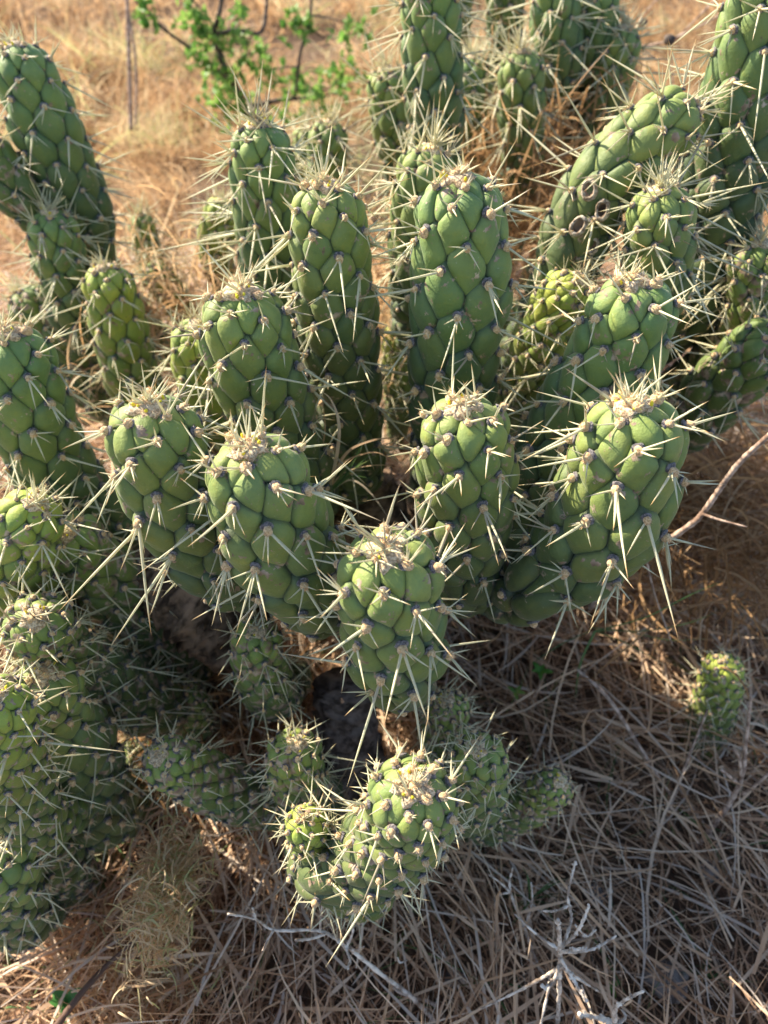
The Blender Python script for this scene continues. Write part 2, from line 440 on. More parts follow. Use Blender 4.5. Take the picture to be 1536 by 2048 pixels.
    Wn = to_world(*(Pa + Na * eps).T) - Wa; Wn /= np.linalg.norm(Wn, axis=1)[:, None]
    Ua = np.cross(Na, np.cross(U, Na)); Wu = to_world(*(Pa + Ua * eps).T) - Wa; Wu -= Wn * np.sum(Wu * Wn, 1)[:, None]; Wu /= np.linalg.norm(Wu, axis=1)[:, None]
    Ws = np.cross(Wu, Wn)
    # attributes: r = crease, g = near areole, b = age
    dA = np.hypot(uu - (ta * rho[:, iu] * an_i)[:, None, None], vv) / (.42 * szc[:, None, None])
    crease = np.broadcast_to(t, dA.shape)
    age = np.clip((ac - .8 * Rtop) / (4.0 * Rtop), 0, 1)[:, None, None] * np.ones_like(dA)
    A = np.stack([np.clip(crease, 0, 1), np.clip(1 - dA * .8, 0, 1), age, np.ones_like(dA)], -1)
    nt_ = len(ts)
    q_ = []
    for i in range(1, nt_ - 1):
        for j in range(M):
            q_.append([1 + (i - 1) * M + j, 1 + (i - 1) * M + (j + 1) % M, 1 + i * M + (j + 1) % M, 1 + i * M + j])
    tri = np.array([[0, 1 + (j + 1) % M, 1 + j] for j in range(M)]); quad = np.array(q_)
    # orientation check
    v0, v1, v2 = W[0, 0, 0], W[0, 1, 0], W[0, 1, 1]
    nrm = np.cross(v1 - v0, v2 - v0)
    wn0 = to_world(*(Cc[:1] + Nc[:1] * .001).T)[0] - to_world(*Cc[:1].T)[0]
    if np.dot(nrm, wn0) > 0: tri = tri[:, ::-1].copy(); quad = quad[:, ::-1].copy()
    base = ctl[0] * 1.0
    root = bpy.data.objects.new('cactus_stem', None); COL.objects.link(root)
    foot = line[-1]; root.location = foot; root.empty_display_size = .02
    root['label'] = label; root['category'] = 'cactus stem'; root['group'] = GROUP
    rootp = np.array(foot)
    m = SKIN[skin]
    Jf = Join(); Jsp = Join(); Jar = Join(); nsp = 0
    order = np.argsort(-np.sum((CAMP - Wa) * Wn, 1) / np.linalg.norm(CAMP - Wa, axis=1))
    rel = Wa - CAMP; dz = rel @ FWD; pxs = 768 + FOC * (rel @ RIGHT) / dz; pys = 1024 - FOC * (rel @ UP) / dz
    for i in range(nK):
        Wi = W[i]
        V = np.concatenate([Wi[0, :1], Wi[1:].reshape(-1, 3)]); Ai = np.concatenate([A[i, 0, :1], A[i, 1:].reshape(-1, 4)])
        cen = Wi[0, 0]; nn = np.mean(Wi[1], 0); out = Wn[i]
        tocam = CAMP - cen; face = np.dot(tocam, out) / np.linalg.norm(tocam)
        inview = -60 < pxs[i] < 1596 and -60 < pys[i] < 2108
        vis = face > -.22 and scn[i] < visl + .01 and inview
        STATS['tub'] += 1
        if vis:
            me = fast_mesh('tubercle', V - cen, [tri, quad], m, True, {'skin': ('FLOAT_COLOR', Ai)})
            to = link('tubercle', me, root, cen - rootp)
        else:
            Jf.add(V - rootp, tri, Ai); Jf.F[-1] = np.asarray(tri) + (Jf.n - len(V))
            Jf.F.append(np.asarray(quad) + (Jf.n - len(V))); Jf.M.append(np.zeros(len(quad)))
        # areole
        asz = .0027 * (Rtop / .032) * r.uniform(.85, 1.2) * (1 if scn[i] > R1 * .5 else 1.15)
        if scn[i] > visl + .05: continue
        near_sp = vis and q == 'n' and face > -.15
        rot = quat_from_cols(Vector(Ws[i]), Vector(Wu[i]), Vector(Wn[i]))
        if near_sp:
            link('areole', AREOLES[i % 5], to, Wa[i] - cen, rot, (asz,) * 3)
        else:
            V2, F2 = ICO1
            RM = np.stack([Ws[i], Wu[i], Wn[i]], 1)
            Jar.add((V2 * np.array([1.7, 1.4, .5]) * asz) @ RM.T + Wa[i] - rootp, F2, m=1)
            Jar.add((V2 * np.array([1., 1.1, 1.]) * asz + np.array([0, 0, .4 * asz])) @ RM.T + Wa[i] - rootp, F2, m=0)
        # spines
        tipw = max(0, 1 - ac[i] / (2.4 * Rtop))
        nl = int(r.random() < .85 * sdens) + (r.random() < .30 * sdens); nsn = int(round(r.integers(2, 5) * sdens))
        if q != 'n': nl += int(r.random() < (.4 if skin in 'sy' else 1.0))
        if cell < .6: nl = int(r.random() < .5); nsn = min(nsn, 3)
        if face < -.3 and r.random() < .5: continue
        if scn[i] > visl + .01: continue
        for j in range(nl + nsn):
            if j < nl:
                L = r.uniform(.020, .044) * slen * (1.45 if r.random() < .22 else 1) * (1 - .5 * tipw)
                dv = Wn[i] * 1.0 + Wu[i] * (r.uniform(-1.15, .25) + tipw * .5) + Ws[i] * r.normal(0, .65)
                rad = .00062 + L * .009
            else:
                L = r.uniform(.007, .021) * slen
                dv = Wn[i] * r.uniform(.35, .9) + Wu[i] * (r.uniform(-1.2, .45) + tipw * .5) + Ws[i] * r.uniform(-1.1, 1.1)
                rad = .0005 + L * .010
            rad *= (Rtop / .032) ** .4
            dv = dv / np.linalg.norm(dv)
            b0 = Wa[i] + Wn[i] * asz * .5
            if near_sp and nsp < 300:
                link('spine', SPINE_MESH[r.integers(0, 4)], to, b0 - cen, look_quat(dv, r.uniform(0, 6)), (rad, rad, L)); nsp += 1
                STATS['spine'] += 1
            else:
                x = np.cross(dv, [.3, .2, .9]); x /= np.linalg.norm(x); y = np.cross(dv, x)
                RM = np.stack([x * rad, y * rad, dv * L], 1)
                Vs, Fs, As = SP_FAR
                Jsp.add(Vs @ RM.T + b0 - rootp, Fs, As)
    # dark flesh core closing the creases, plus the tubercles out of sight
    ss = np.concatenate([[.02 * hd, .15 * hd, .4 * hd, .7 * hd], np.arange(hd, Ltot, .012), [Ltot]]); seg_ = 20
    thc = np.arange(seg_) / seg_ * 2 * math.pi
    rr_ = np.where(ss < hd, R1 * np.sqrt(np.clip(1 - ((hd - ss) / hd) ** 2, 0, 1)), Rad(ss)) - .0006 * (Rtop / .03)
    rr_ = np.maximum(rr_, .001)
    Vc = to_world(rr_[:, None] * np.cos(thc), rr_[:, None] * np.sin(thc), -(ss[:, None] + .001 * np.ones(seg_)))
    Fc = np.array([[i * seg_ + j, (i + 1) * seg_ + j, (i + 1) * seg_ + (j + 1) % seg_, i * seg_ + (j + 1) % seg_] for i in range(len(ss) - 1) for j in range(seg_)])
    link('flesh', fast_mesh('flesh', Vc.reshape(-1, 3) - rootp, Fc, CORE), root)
    if Jf.V:
        o = link('rear_tubercles', Jf.mesh('rear_tubercles', m, ('skin', 'FLOAT_COLOR')), root); o['kind'] = 'stuff'
    if Jsp.V: link('fine_spines', Jsp.mesh('fine_spines', SPINE, ('along', 'FLOAT')), root)['kind'] = 'stuff'
    if Jar.V: link('small_areoles', Jar.mesh('small_areoles', [WOOL, PAD]), root)['kind'] = 'stuff'
    # woolly tip
    if tipwool > 0:
        c0, a0, b0_, t0 = frame(np.array(0.0))
        RM = np.stack([a0, b0_, -t0], 1)
        V2, F2 = ICO3 if q == 'n' else ICO2
        rw = .45 * R1 * tipwool
        Vd = V2 * np.array([rw, rw, .34 * rw]); st_ = 1 + .14 * np.cos(5 * np.arctan2(V2[:, 1], V2[:, 0]) + ph[2]); Vd[:, :2] *= st_[:, None]
        lump = 1 + .22 * np.sin(V2[:, 0] * 5 + ph[0]) * np.sin(V2[:, 1] * 6 + ph[1]) + r.normal(0, .075, len(V2))
        Vd = Vd * np.stack([lump, lump, lump * 1.25], 1)
        J = Join(); J.add(Vd @ RM.T, F2)
        if q == 'n':
            for i in range(900):
                rr2 = rw * math.sqrt(r.random()) * 1.05; an = r.uniform(0, 6.28)
                p0 = np.array([rr2 * math.cos(an), rr2 * math.sin(an), .28 * rw * math.sqrt(max(0, 1 - (rr2 / rw) ** 2))])
                dd_ = np.array([r.normal(0, .6) + .4 * math.cos(an), r.normal(0, .6) + .4 * math.sin(an), 1.0]); dd_ /= np.linalg.norm(dd_)
                s_ = np.cross(dd_, r.normal(0, 1, 3)); s_ /= np.linalg.norm(s_)
                l_ = r.uniform(.0012, .003)
                J.add(np.array([p0 - s_ * .00016, p0 + s_ * .00016, p0 + dd_ * l_]) @ RM.T, np.array([[0, 1, 2]]))
        tipc = c0 + RM @ np.array([0, 0, bulge * .30])
        wo = link('tip_wool', J.mesh('tip_wool', WOOL_TIP), root, tipc - rootp)
        nb = {'n': 5, 'm': 4, 'f': 2}[q]
        for i in range(nb):
            an = r.uniform(0, 6.28); rb = rw * r.uniform(.45, .95)
            pb = RM @ np.array([rb * math.cos(an), rb * math.sin(an), .20 * rw])
            db = RM @ np.array([math.cos(an) * .35 + r.normal(0, .2), math.sin(an) * .35 + r.normal(0, .2), 1.0])
            link('bud', BUD_MESH, wo, pb, look_quat(db, 0), (.0013 * R1 / .03, .0013 * R1 / .03, .0026 * R1 / .03))
        ntp = {'n': 7, 'm': 7, 'f': 7}[q]
        Jt = Join()
        for i in range(ntp):
            an = r.uniform(0, 6.28); rb = rw * r.uniform(.2, 1.15); L = r.uniform(.004, .012) * min(slen, 1.1)
            pb = RM @ np.array([rb * math.cos(an), rb * math.sin(an), .1 * rw])
            db = RM @ np.array([math.cos(an) * r.uniform(.1, .8), math.sin(an) * r.uniform(.1, .8), 1.0]); db /= np.linalg.norm(db)
            link('spine', SPINE_MESH[r.integers(0, 4)], wo, pb, look_quat(db, r.uniform(0, 6)), (.00036, .00036, L))
    return root, dict(to_world=to_world, Rad=Rad, rootp=rootp, surf=surf, frame=frame)
BUD_MESH = fast_mesh('bud', ICO2[0] * np.array([1, 1, 1]) + np.array([0, 0, .6]), ICO2[1], BUD)

# ------------------------------------------------------------------ ground
def hgt(x, y):
    return .018 * np.sin(x * 5.1 + 1.2) * np.sin(y * 4.3 + .4) + .010 * np.sin(x * 13 + y * 7) + .035 * np.sin(x * 1.3 + 2) * np.cos(y * 1.1) * np.clip(y - 1.2, 0, 2)
def grid(x0, x1, y0, y1, nx, ny):
    xs = np.linspace(-1, 1, nx); ys = np.linspace(-1, 1, ny)
    xs = (x0 + x1) / 2 + (x1 - x0) / 2 * (xs * .25 + .75 * xs ** 5); ys = (y0 + y1) / 2 + (y1 - y0) / 2 * (ys * .25 + .75 * ys ** 5)
    X, Y = np.meshgrid(xs, ys)
    Z = hgt(X, Y) * np.exp(-((X / 6) ** 2 + ((Y - 2) / 8) ** 2))
    V = np.stack([X, Y, Z], -1).reshape(-1, 3)
    I = np.arange(nx * ny).reshape(ny, nx)
    F = np.stack([I[:-1, :-1], I[:-1, 1:], I[1:, 1:], I[1:, :-1]], -1).reshape(-1, 4)
    return V, F
V, F = grid(-40, 40, -38, 42, 260, 260)
link('ground', fast_mesh('ground', V, F, ground_mat()), kind='structure')

# ------------------------------------------------------------------ the cactus stems (pixel measurements of the photograph are only a way to find their true place)
cactus('woolly-topped stout cactus stem in front centre pointing up at the viewer', .034, 1.18,
       [(775, 1108, 205), (783, 1185, 226), (790, 1270, 212), (796, 1318, 186), (800, 1345, 160)], 'n', 'n', 1.15, 1.15)
cactus('thick cactus stem left of the centre one, leaning left with broad dark green bumps', .034, 1.05,
       [(500, 905, 200), (522, 975, 226), (550, 1050, 236), (585, 1125, 214), (620, 1180, 178)], 'n', 'n', 1.1)
cactus('left one of two stout cactus stems left of the centre, partly hidden by its neighbour', .032, 1.0,
       [(300, 822, 180), (315, 890, 200), (345, 980, 206), (390, 1065, 190), (440, 1130, 160)], 'n', 'n', 1.2)
cactus('fattest cactus stem, with creamy wool cap, leaning right beside a long bare twig', .036, .95,
       [(1262, 822, 200), (1258, 900, 228), (1228, 1005, 236), (1180, 1075, 222), (1125, 1130, 194), (1075, 1165, 155)], 'n', 'n', 1.25)
cactus('upright bright green cactus stem just behind the front centre one, right of the curled grass', .032, 1.0,
       [(925, 822, 180), (930, 890, 192), (932, 970, 202), (927, 1050, 192), (927, 1110, 170), (930, 1150, 150)], 'n', 'n', 1.0)
cactus('tall straight cactus stem in the middle with long smooth dark green bumps', .034, 1.0,
       [(915, 368, 190), (921, 440, 196), (922, 520, 204), (918, 610, 200), (908, 700, 188), (903, 780, 176), (900, 860, 160)], 'n', 'b', 1.1, .8, aniso=1.45)
cactus('narrow tall cactus stem left of the tallest middle one with yellow lit left edge', .030, 1.0,
       [(650, 378, 150), (657, 440, 164), (663, 510, 172), (672, 620, 166), (686, 740, 152), (697, 840, 142), (703, 920, 130)], 'n', 'n', 1.3, aniso=1.25)
cactus('grey-capped cactus stem in front of a paler twin, left of the tall pair', .033, 1.0,
       [(482, 592, 165), (490, 650, 182), (503, 710, 192), (530, 790, 184), (562, 870, 165), (590, 940, 150)], 'n', 'n', 1.1)
cactus('cactus stem with wide cream wool cap rising directly behind the fattest one', .035, .95,
       [(1262, 572, 180), (1256, 650, 194), (1218, 740, 200), (1150, 850, 192), (1095, 950, 180), (1060, 1040, 165)], 'n', 'b', 1.15, .85, aniso=1.35)
cactus('front bottom cactus stem with grey wool tip and short round bumps over dry litter', .029, 1.1,
       [(826, 1575, 150), (816, 1640, 186), (768, 1692, 184), (708, 1726, 168), (650, 1738, 136)], 'n', 'n', .85, cell=2.0, dd=.015)
cactus('sunlit pale yellow-green cactus branch hugging the left side of the front bottom stem', .0165, 1.0,
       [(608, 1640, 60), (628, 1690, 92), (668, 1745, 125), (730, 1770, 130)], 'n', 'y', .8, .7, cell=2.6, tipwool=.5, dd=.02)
cactus('cactus stem at the lower left with tight rows of round dark bumps leaning down right', .030, 1.05,
       [(88, 1350, 115), (102, 1415, 150), (138, 1490, 180), (176, 1570, 168), (206, 1625, 140)], 'n', 'n', 1.0, .75, cell=2.5)
cactus('stout cactus stem cut by the left edge of the view, above two scarred low ones', .034, .95,
       [(12, 672, 160), (28, 735, 172), (55, 820, 176), (92, 905, 172), (135, 975, 160), (190, 1030, 140)], 'n', 'b', 1.1)
cactus('slanting cactus stem at the upper right with three hollow corky scars on its side', .030, .7,
       [(1384, 222, 120), (1315, 262, 148), (1222, 345, 152), (1163, 440, 146), (1130, 540, 130)], 'm', 'n', 1.5, .9, aniso=1.3)
cactus('very tall dark cactus stem leaving the top right corner of the view', .034, 1.0,
       [(1545, -70, 165), (1528, 20, 172), (1502, 130, 178), (1480, 240, 184), (1448, 360, 184), (1420, 470, 178), (1400, 570, 160)], 'm', 'b', 1.4, .9, aniso=1.35)
cactus('short upright cactus stem between the slanting scarred one and the dark corner one', .028, 1.0,
       [(1322, 385, 120), (1320, 440, 140), (1318, 510, 142), (1310, 590, 125)], 'm', 'n', 1.4)
cactus('low knobbly cactus stem with crowded buff wool behind the wide cream capped one', .026, 1.0,
       [(1160, 560, 90), (1120, 610, 120), (1085, 680, 120), (1060, 760, 105)], 'm', 'y', 1.2, cell=2.0, dd=.04)
cactus('small bright cactus stem with brown broken top at the right edge', .026, 1.0,
       [(1520, 490, 90), (1508, 560, 112), (1500, 640, 105)], 'm', 's', 1.3)
cactus('broad smooth blue-green cactus stem lying low near the right edge', .032, .9,
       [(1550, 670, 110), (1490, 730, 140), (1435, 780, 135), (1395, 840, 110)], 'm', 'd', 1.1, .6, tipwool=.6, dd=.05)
cactus('cactus stem peeking out behind the tall straight middle one, spines lit from behind', .030, 1.0,
       [(862, 305, 120), (850, 365, 132), (842, 450, 132), (838, 560, 120)], 'm', 'n', 1.5)
cactus('dark blue-green cactus stem behind the narrow tall one with long spines to its left', .030, 1.0,
       [(515, 255, 115), (524, 310, 136), (528, 380, 134), (534, 480, 126), (550, 580, 115)], 'm', 'b', 1.6, 1.2)
cactus('pale cactus stem glowing behind the left shoulder of the grey capped one', .028, 1.0,
       [(402, 655, 95), (400, 710, 118), (420, 800, 115)], 'm', 'y', 1.3)
cactus('pair-forming small cactus stem, right one of the two pale tips in the dry grass', .026, 1.0,
       [(660, 248, 70), (655, 295, 84), (652, 350, 80)], 'f', 'n', 1.4, ext=True)
cactus('smaller left tip of the two pale cactus tips in the dry grass', .022, 1.0,
       [(612, 258, 45), (612, 300, 58), (612, 340, 55)], 'f', 'n', 1.4)
cactus('tall dark cactus stem cut by the top edge, left one of the back row', .032, 1.0,
       [(862, -60, 120), (862, 40, 126), (865, 150, 122), (872, 260, 112)], 'm', 'b', 1.4, aniso=1.3)
cactus('slim dark cactus stem overlapping the right side of the left one in the back row', .026, 1.0,
       [(915, -70, 60), (912, 30, 66), (905, 130, 62)], 'f', 'b', 1.3)
cactus('short cactus stem standing in front of the left foot of the back row', .030, 1.0,
       [(772, 142, 75), (780, 200, 94), (790, 262, 94), (802, 325, 84)], 'f', 'n', 1.5)
cactus('small dark cactus stem behind the left side of the bright pointed one', .028, 1.0,
       [(945, 118, 65), (945, 165, 84), (952, 235, 80)], 'f', 'b', 1.5)
cactus('bright tipped cactus stem with a fan of upright spines, middle of the back group', .030, 1.0,
       [(1042, 108, 80), (1042, 160, 100), (1043, 225, 96), (1048, 300, 90)], 'f', 'n', 1.5)
cactus('bulging cactus stem with glossy bumps, rightmost of the back group under the seed heads', .028, 1.0,
       [(1248, 58, 72), (1236, 110, 88), (1215, 185, 84), (1195, 265, 78)], 'f', 'n', 1.5)
cactus('broad dark cactus stem cut by the top edge behind the bright tipped one', .032, 1.0,
       [(1110, -70, 100), (1110, 30, 104), (1118, 130, 96)], 'f', 'b', 1.3, aniso=1.3)
cactus('darkest cactus stem at the top edge between two broader ones', .030, 1.0,
       [(1012, -80, 78), (1010, 20, 80), (1010, 120, 74)], 'f', 'd', 1.3, aniso=1.3)
cactus('thin cactus stem at the top edge right of the broad dark one', .026, 1.0,
       [(1205, -30, 70), (1200, 20, 84), (1190, 100, 74)], 'f', 'b', 1.4)
cactus('tall leaning cactus stem at the upper left, smooth and dark with tip at the edge', .034, 1.0,
       [(28, 98, 110), (58, 165, 132), (92, 250, 138), (130, 345, 140), (158, 430, 136), (172, 520, 120)], 'm', 'b', 1.1, .6, aniso=1.35)
cactus('dark cactus stem crossing the left edge under the tall leaning one', .030, .8,
       [(-70, 270, 110), (0, 345, 112), (55, 410, 92)], 'f', 'd', 1.1, .6)
cactus('small rounded cactus stem with tufted tip below the tall leaning one', .030, 1.0,
       [(100, 430, 88), (112, 485, 108), (128, 560, 96), (150, 640, 88)], 'm', 'b', 1.3)
cactus('cactus stem with a broken yellowed top on the left among dry grass', .030, 1.0,
       [(208, 540, 85), (226, 605, 112), (246, 685, 116), (270, 770, 106)], 'm', 'y', 1.1, .7)
cactus('tiny lone cactus stem standing in the orange dry grass', .020, 1.0,
       [(280, 432, 40), (290, 475, 56), (305, 525, 56)], 'f', 'n', 1.2)
cactus('small hazy cactus stem left of the dark one with long spines', .026, 1.0,
       [(447, 405, 60), (438, 450, 76), (432, 505, 70)], 'f', 'y', 1.4)
cactus('low scarred grey-green cactus lump behind the yellowed one', .024, .8,
       [(290, 545, 50), (320, 560, 70), (350, 600, 66)], 'f', 's', 1.2)
cactus('shaded cactus stem lying across behind the stout left edge one', .030, .9,
       [(35, 590, 80), (90, 640, 96), (150, 710, 92), (180, 780, 80)], 'f', 'd', 1.0, .6, tipwool=.5)
cactus('glowing yellow-green cactus stem cut by the left edge, middle of the view', .028, 1.0,
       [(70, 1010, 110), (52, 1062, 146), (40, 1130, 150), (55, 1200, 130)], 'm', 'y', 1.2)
cactus('big scarred cactus stem leaning right into the shade below the stout left edge one', .032, .9,
       [(128, 1068, 120), (165, 1115, 150), (230, 1175, 160), (300, 1240, 165), (350, 1310, 150)], 'm', 's', 1.2, .8, dd=.10)
cactus('bumpy cactus tip with grey wool just above the lower left round-bumped one', .026, .9,
       [(70, 1238, 110), (95, 1280, 138), (150, 1330, 150), (230, 1370, 150), (310, 1410, 130)], 'm', 's', 1.1, .7, cell=2.2, dd=.14)
cactus('sunlit cactus stem glowing at the left edge behind the round-bumped one', .025, 1.0,
       [(-15, 1390, 110), (0, 1470, 150), (25, 1560, 150), (70, 1640, 130)], 'm', 'y', 1.0, .6, cell=2.4)  # its sunlight is painted in by the brighter skin tint
cactus('little cactus tip with dark wool hard against the left edge near the bottom', .028, .9,
       [(40, 1622, 100), (62, 1675, 130), (98, 1725, 140), (140, 1760, 120)], 'm', 's', 1.0, .6, cell=2.2, dd=.05)
cactus('lowest cactus stem at the bottom left, dark with bright spines', .030, .9,
       [(-8, 1695, 120), (2, 1750, 150), (18, 1800, 146), (40, 1840, 120)], 'm', 'n', 1.0, .8, cell=2.4)
cactus('small scab-covered cactus stem lying on the litter, tip facing left', .024, .9,
       [(318, 1512, 90), (360, 1535, 118), (430, 1570, 122), (510, 1600, 108), (580, 1610, 90)], 'm', 's', .7, .5, cell=1.9, dd=.05)
cactus('small round cactus tip with bright lit left side below the hanging one', .024, 1.0,
       [(592, 1490, 85), (590, 1535, 116), (615, 1600, 110)], 'm', 's', 1.0, .8, cell=2.2)
cactus('scarred cactus shoot in shade directly under the thick left-leaning one', .024, 1.0,
       [(515, 1262, 85), (515, 1315, 110), (540, 1385, 112)], 'm', 's', 1.1, .8, cell=2.6)
cactus('small dark cactus bud stem under the right side of the front centre one', .022, 1.0,
       [(893, 1402, 75), (893, 1430, 96), (885, 1480, 90)], 'm', 's', .8, .6, cell=1.6)
cactus('small cactus tip with one bright yellow-green knob right of the front bottom stem', .024, 1.0,
       [(952, 1500, 90), (962, 1545, 118), (945, 1610, 118)], 'm', 'n', .9, .8, cell=2.2)
cactus('flat scabby cactus branch half hidden in litter right of the front bottom stem', .020, .9,
       [(1120, 1565, 60), (1070, 1600, 88), (1010, 1630, 92), (950, 1650, 80)], 'm', 's', .4, .4, cell=1.7, dd=.03)
cactus('little scarred cactus poking from the dry grass near the right edge', .024, 1.0,
       [(1448, 1325, 70), (1438, 1380, 88), (1415, 1450, 86), (1385, 1520, 70)], 'm', 'y', .6, .5, cell=1.8, tipwool=.5)
cactus('tiny pale cactus glowing between the two tall middle stems', .020, 1.0,
       [(795, 655, 44), (796, 700, 66), (800, 770, 70)], 'm', 'y', 1.2, cell=2.2)
cactus('tiny bright green cactus bud at the right foot of the tall straight one', .016, 1.0,
       [(1016, 600, 28), (1020, 628, 42), (1020, 670, 40)], 'm', 'n', .5, .3, cell=2.2, tipwool=.4)
cactus('small shaded cactus nub with sunlit rim in the hollow left of the centre', .022, 1.0,
       [(372, 1378, 60), (380, 1420, 82), (395, 1470, 78)], 'm', 's', .7, .5, cell=2.0, tipwool=.6)

# hollow corky scars on the slanting stem
def ring_scar(px, py, d, s):
    c = P(px, py, d); n = CAMP - c; n /= np.linalg.norm(n); n = n + np.array([-.25, 0, -.2]); n /= np.linalg.norm(n)
    return c, n, s

# ------------------------------------------------------------------ straw litter and grass
def ribbons(B, head, lift, L, Wd, arch, tone, droop=0.0, nseg=5, twist=None, wig=.15):
    """B (n,3) roots, head: azimuth, lift: elevation angle at the root, arch: change of elevation over the blade"""
    n = len(B); t = np.linspace(0, 1, nseg + 1)
    el = lift[:, None] + arch[:, None] * t[None]; az = head[:, None] + wig * rng.normal(0, 1, n)[:, None] * t[None] * 4
    dx = np.cos(el) * np.cos(az); dy = np.cos(el) * np.sin(az); dz = np.sin(el)
    step = (L / nseg)[:, None]
    cum = lambda a: np.concatenate([np.zeros((n, 1)), np.cumsum((a[:, :-1] + a[:, 1:]) / 2 * step, 1)], 1)
    Cx, Cy, Cz = B[:, :1] + cum(dx), B[:, 1:2] + cum(dy), B[:, 2:3] + cum(dz)
    Cn = np.stack([Cx, Cy, Cz], -1)
    tw = (rng.uniform(0, 6.28, n) if twist is None else twist)[:, None] 
    sx, sy = -np.sin(az), np.cos(az)
    S1 = np.stack([sx, sy, 0 * sx], -1); Tn = np.stack([dx, dy, dz], -1); S2 = np.cross(Tn, S1)
    side = S1 * np.cos(tw)[..., None] + S2 * np.sin(tw)[..., None]
    wt = np.maximum(1 - t ** 3, .12) * (.75 + .5 * np.sin(t * 3.1))
    off = side * (Wd[:, None] * wt[None] * .5)[..., None]
    V = np.stack([Cn - off, Cn + off], 2).reshape(n, -1, 3)
    k = 2 * (nseg + 1); base = np.arange(nseg) * 2
    f = np.stack([base, base + 1, base + 3, base + 2], -1)
    F = (f[None] + (np.arange(n) * k)[:, None, None]).reshape(-1, 4)
    T = np.repeat(tone, k)
    return V.reshape(-1, 3), F, T
def blades_obj(name, parts, m, **props):
    J = Join()
    for V, F, T in parts: J.add(V, F, T)
    return link(name, J.mesh(name, m, ('tone', 'FLOAT'), smooth=True), **props)
def ground_pts(n, x0, x1, y0, y1):
    x = rng.uniform(x0, x1, n); y = rng.uniform(y0, y1, n); return np.stack([x, y, hgt(x, y)], 1)

# near litter: lying straws, several layers, in swirls
def flow(x, y):
    return .5 + 1.3 * np.sin(x * 3.1 + y * 2.2) + .8 * np.sin(y * 5.2 - x * 2.7)
parts = []
n = 34000
B = ground_pts(n, -1.1, 1.3, -.05, 1.7)
dens = .55 + .45 * np.sin(B[:, 0] * 17 + 3 * np.sin(B[:, 1] * 9)) * np.sin(B[:, 1] * 19 + 2 * np.sin(B[:, 0] * 11))
B = B[rng.random(n) < np.clip(dens * 1.3, .12, 1)]; n = len(B)
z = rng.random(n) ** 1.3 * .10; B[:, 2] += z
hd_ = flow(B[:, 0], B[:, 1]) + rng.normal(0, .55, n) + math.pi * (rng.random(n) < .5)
parts.append(ribbons(B, hd_, rng.normal(.06, .22, n), rng.uniform(.05, .22, n), rng.uniform(.0010, .0030, n), rng.normal(-.1, .9, n), np.clip(.40 + z / .10 * .55 + rng.normal(0, .24, n), 0, 1), wig=.13))  # straws darken with depth, painting the shade of the gaps
n = 34000
B = ground_pts(n, -1.1, 1.3, -.05, 1.6); B[:, 2] += rng.random(n) * .07
parts.append(ribbons(B, rng.uniform(0, 6.28, n), rng.normal(.1, .4, n), rng.uniform(.015, .07, n), rng.uniform(.0006, .0022, n), rng.normal(0, .8, n), np.clip(rng.normal(.62, .28, n), 0, 1), nseg=3))
n = 2600
B = ground_pts(n, -1.0, 1.2, 0, 1.5); B[:, 2] += .02
parts.append(ribbons(B, rng.uniform(0, 6.28, n), rng.uniform(.2, 1.2, n), rng.uniform(.06, .16, n), rng.uniform(.001, .0022, n), rng.uniform(-2.2, 0, n), np.clip(rng.normal(.7, .2, n), 0, 1), nseg=6))
n = 8000
B = ground_pts(n, -1.0, 1.2, 0, 1.6); B[:, 2] += .02 + rng.random(n) * .085
parts.append(ribbons(B, flow(B[:, 0] * 1.4, B[:, 1]) + rng.normal(0, .9, n), rng.normal(0, .25, n), rng.uniform(.03, .11, n), rng.uniform(.0016, .0040, n), rng.normal(0, .12, n), np.clip(rng.normal(.82, .16, n), 0, 1), nseg=3, wig=.02))
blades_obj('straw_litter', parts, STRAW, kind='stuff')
# near green blades mixed in
parts = []
n = 900
B = ground_pts(n, -.6, 1.0, .05, 1.1); B[:, 2] += .03
parts.append(ribbons(B, rng.uniform(0, 6.28, n), rng.uniform(0, .9, n), rng.uniform(.04, .12, n), rng.uniform(.001, .002, n), rng.uniform(-1.2, .2, n), rng.random(n), nseg=5))
blades_obj('green_grass_sprigs', parts, GREENB, kind='stuff')
# back field: tufts of fine dry grass
def tufts(n_t, x0, x1, y0, y1, per, hmin, hmax, spread, wd, tone_mu):
    out = []
    c = ground_pts(n_t, x0, x1, y0, y1)
    nz = np.sin(c[:, 0] * 3.7 + 1.7 * np.sin(c[:, 1] * 2.9)) * np.sin(c[:, 1] * 4.3 + 1.5 * np.sin(c[:, 0] * 3.1)) + .5 * np.sin(c[:, 0] * 9.1 + c[:, 1] * 7.3) * np.sin(c[:, 1] * 8.7 - c[:, 0] * 6)
    keep = (np.abs(c[:, 0]) < c[:, 1] * .75 + .35) & (nz + rng.normal(0, .15, len(c)) > -.42)
    c = c[keep]; n_ = len(c) * per
    ci = np.repeat(np.arange(len(c)), per)
    B = c[ci] + np.concatenate([rng.normal(0, spread, (n_, 2)), np.zeros((n_, 1))], 1)
    hs = rng.uniform(.6, 1.3, len(c))[ci]; lean = rng.uniform(0, 6.28, len(c))[ci]
    tm = (tone_mu + rng.normal(0, .16, len(c)))[ci]
    return ribbons(B, lean + rng.normal(0, 1.1, n_), rng.uniform(.5, 1.5, n_), rng.uniform(hmin, hmax, n_) * hs, wd * rng.uniform(.6, 1.4, n_), rng.uniform(-2.4, .1, n_), np.clip(tm + rng.normal(0, .12, n_), 0, 1), nseg=4)
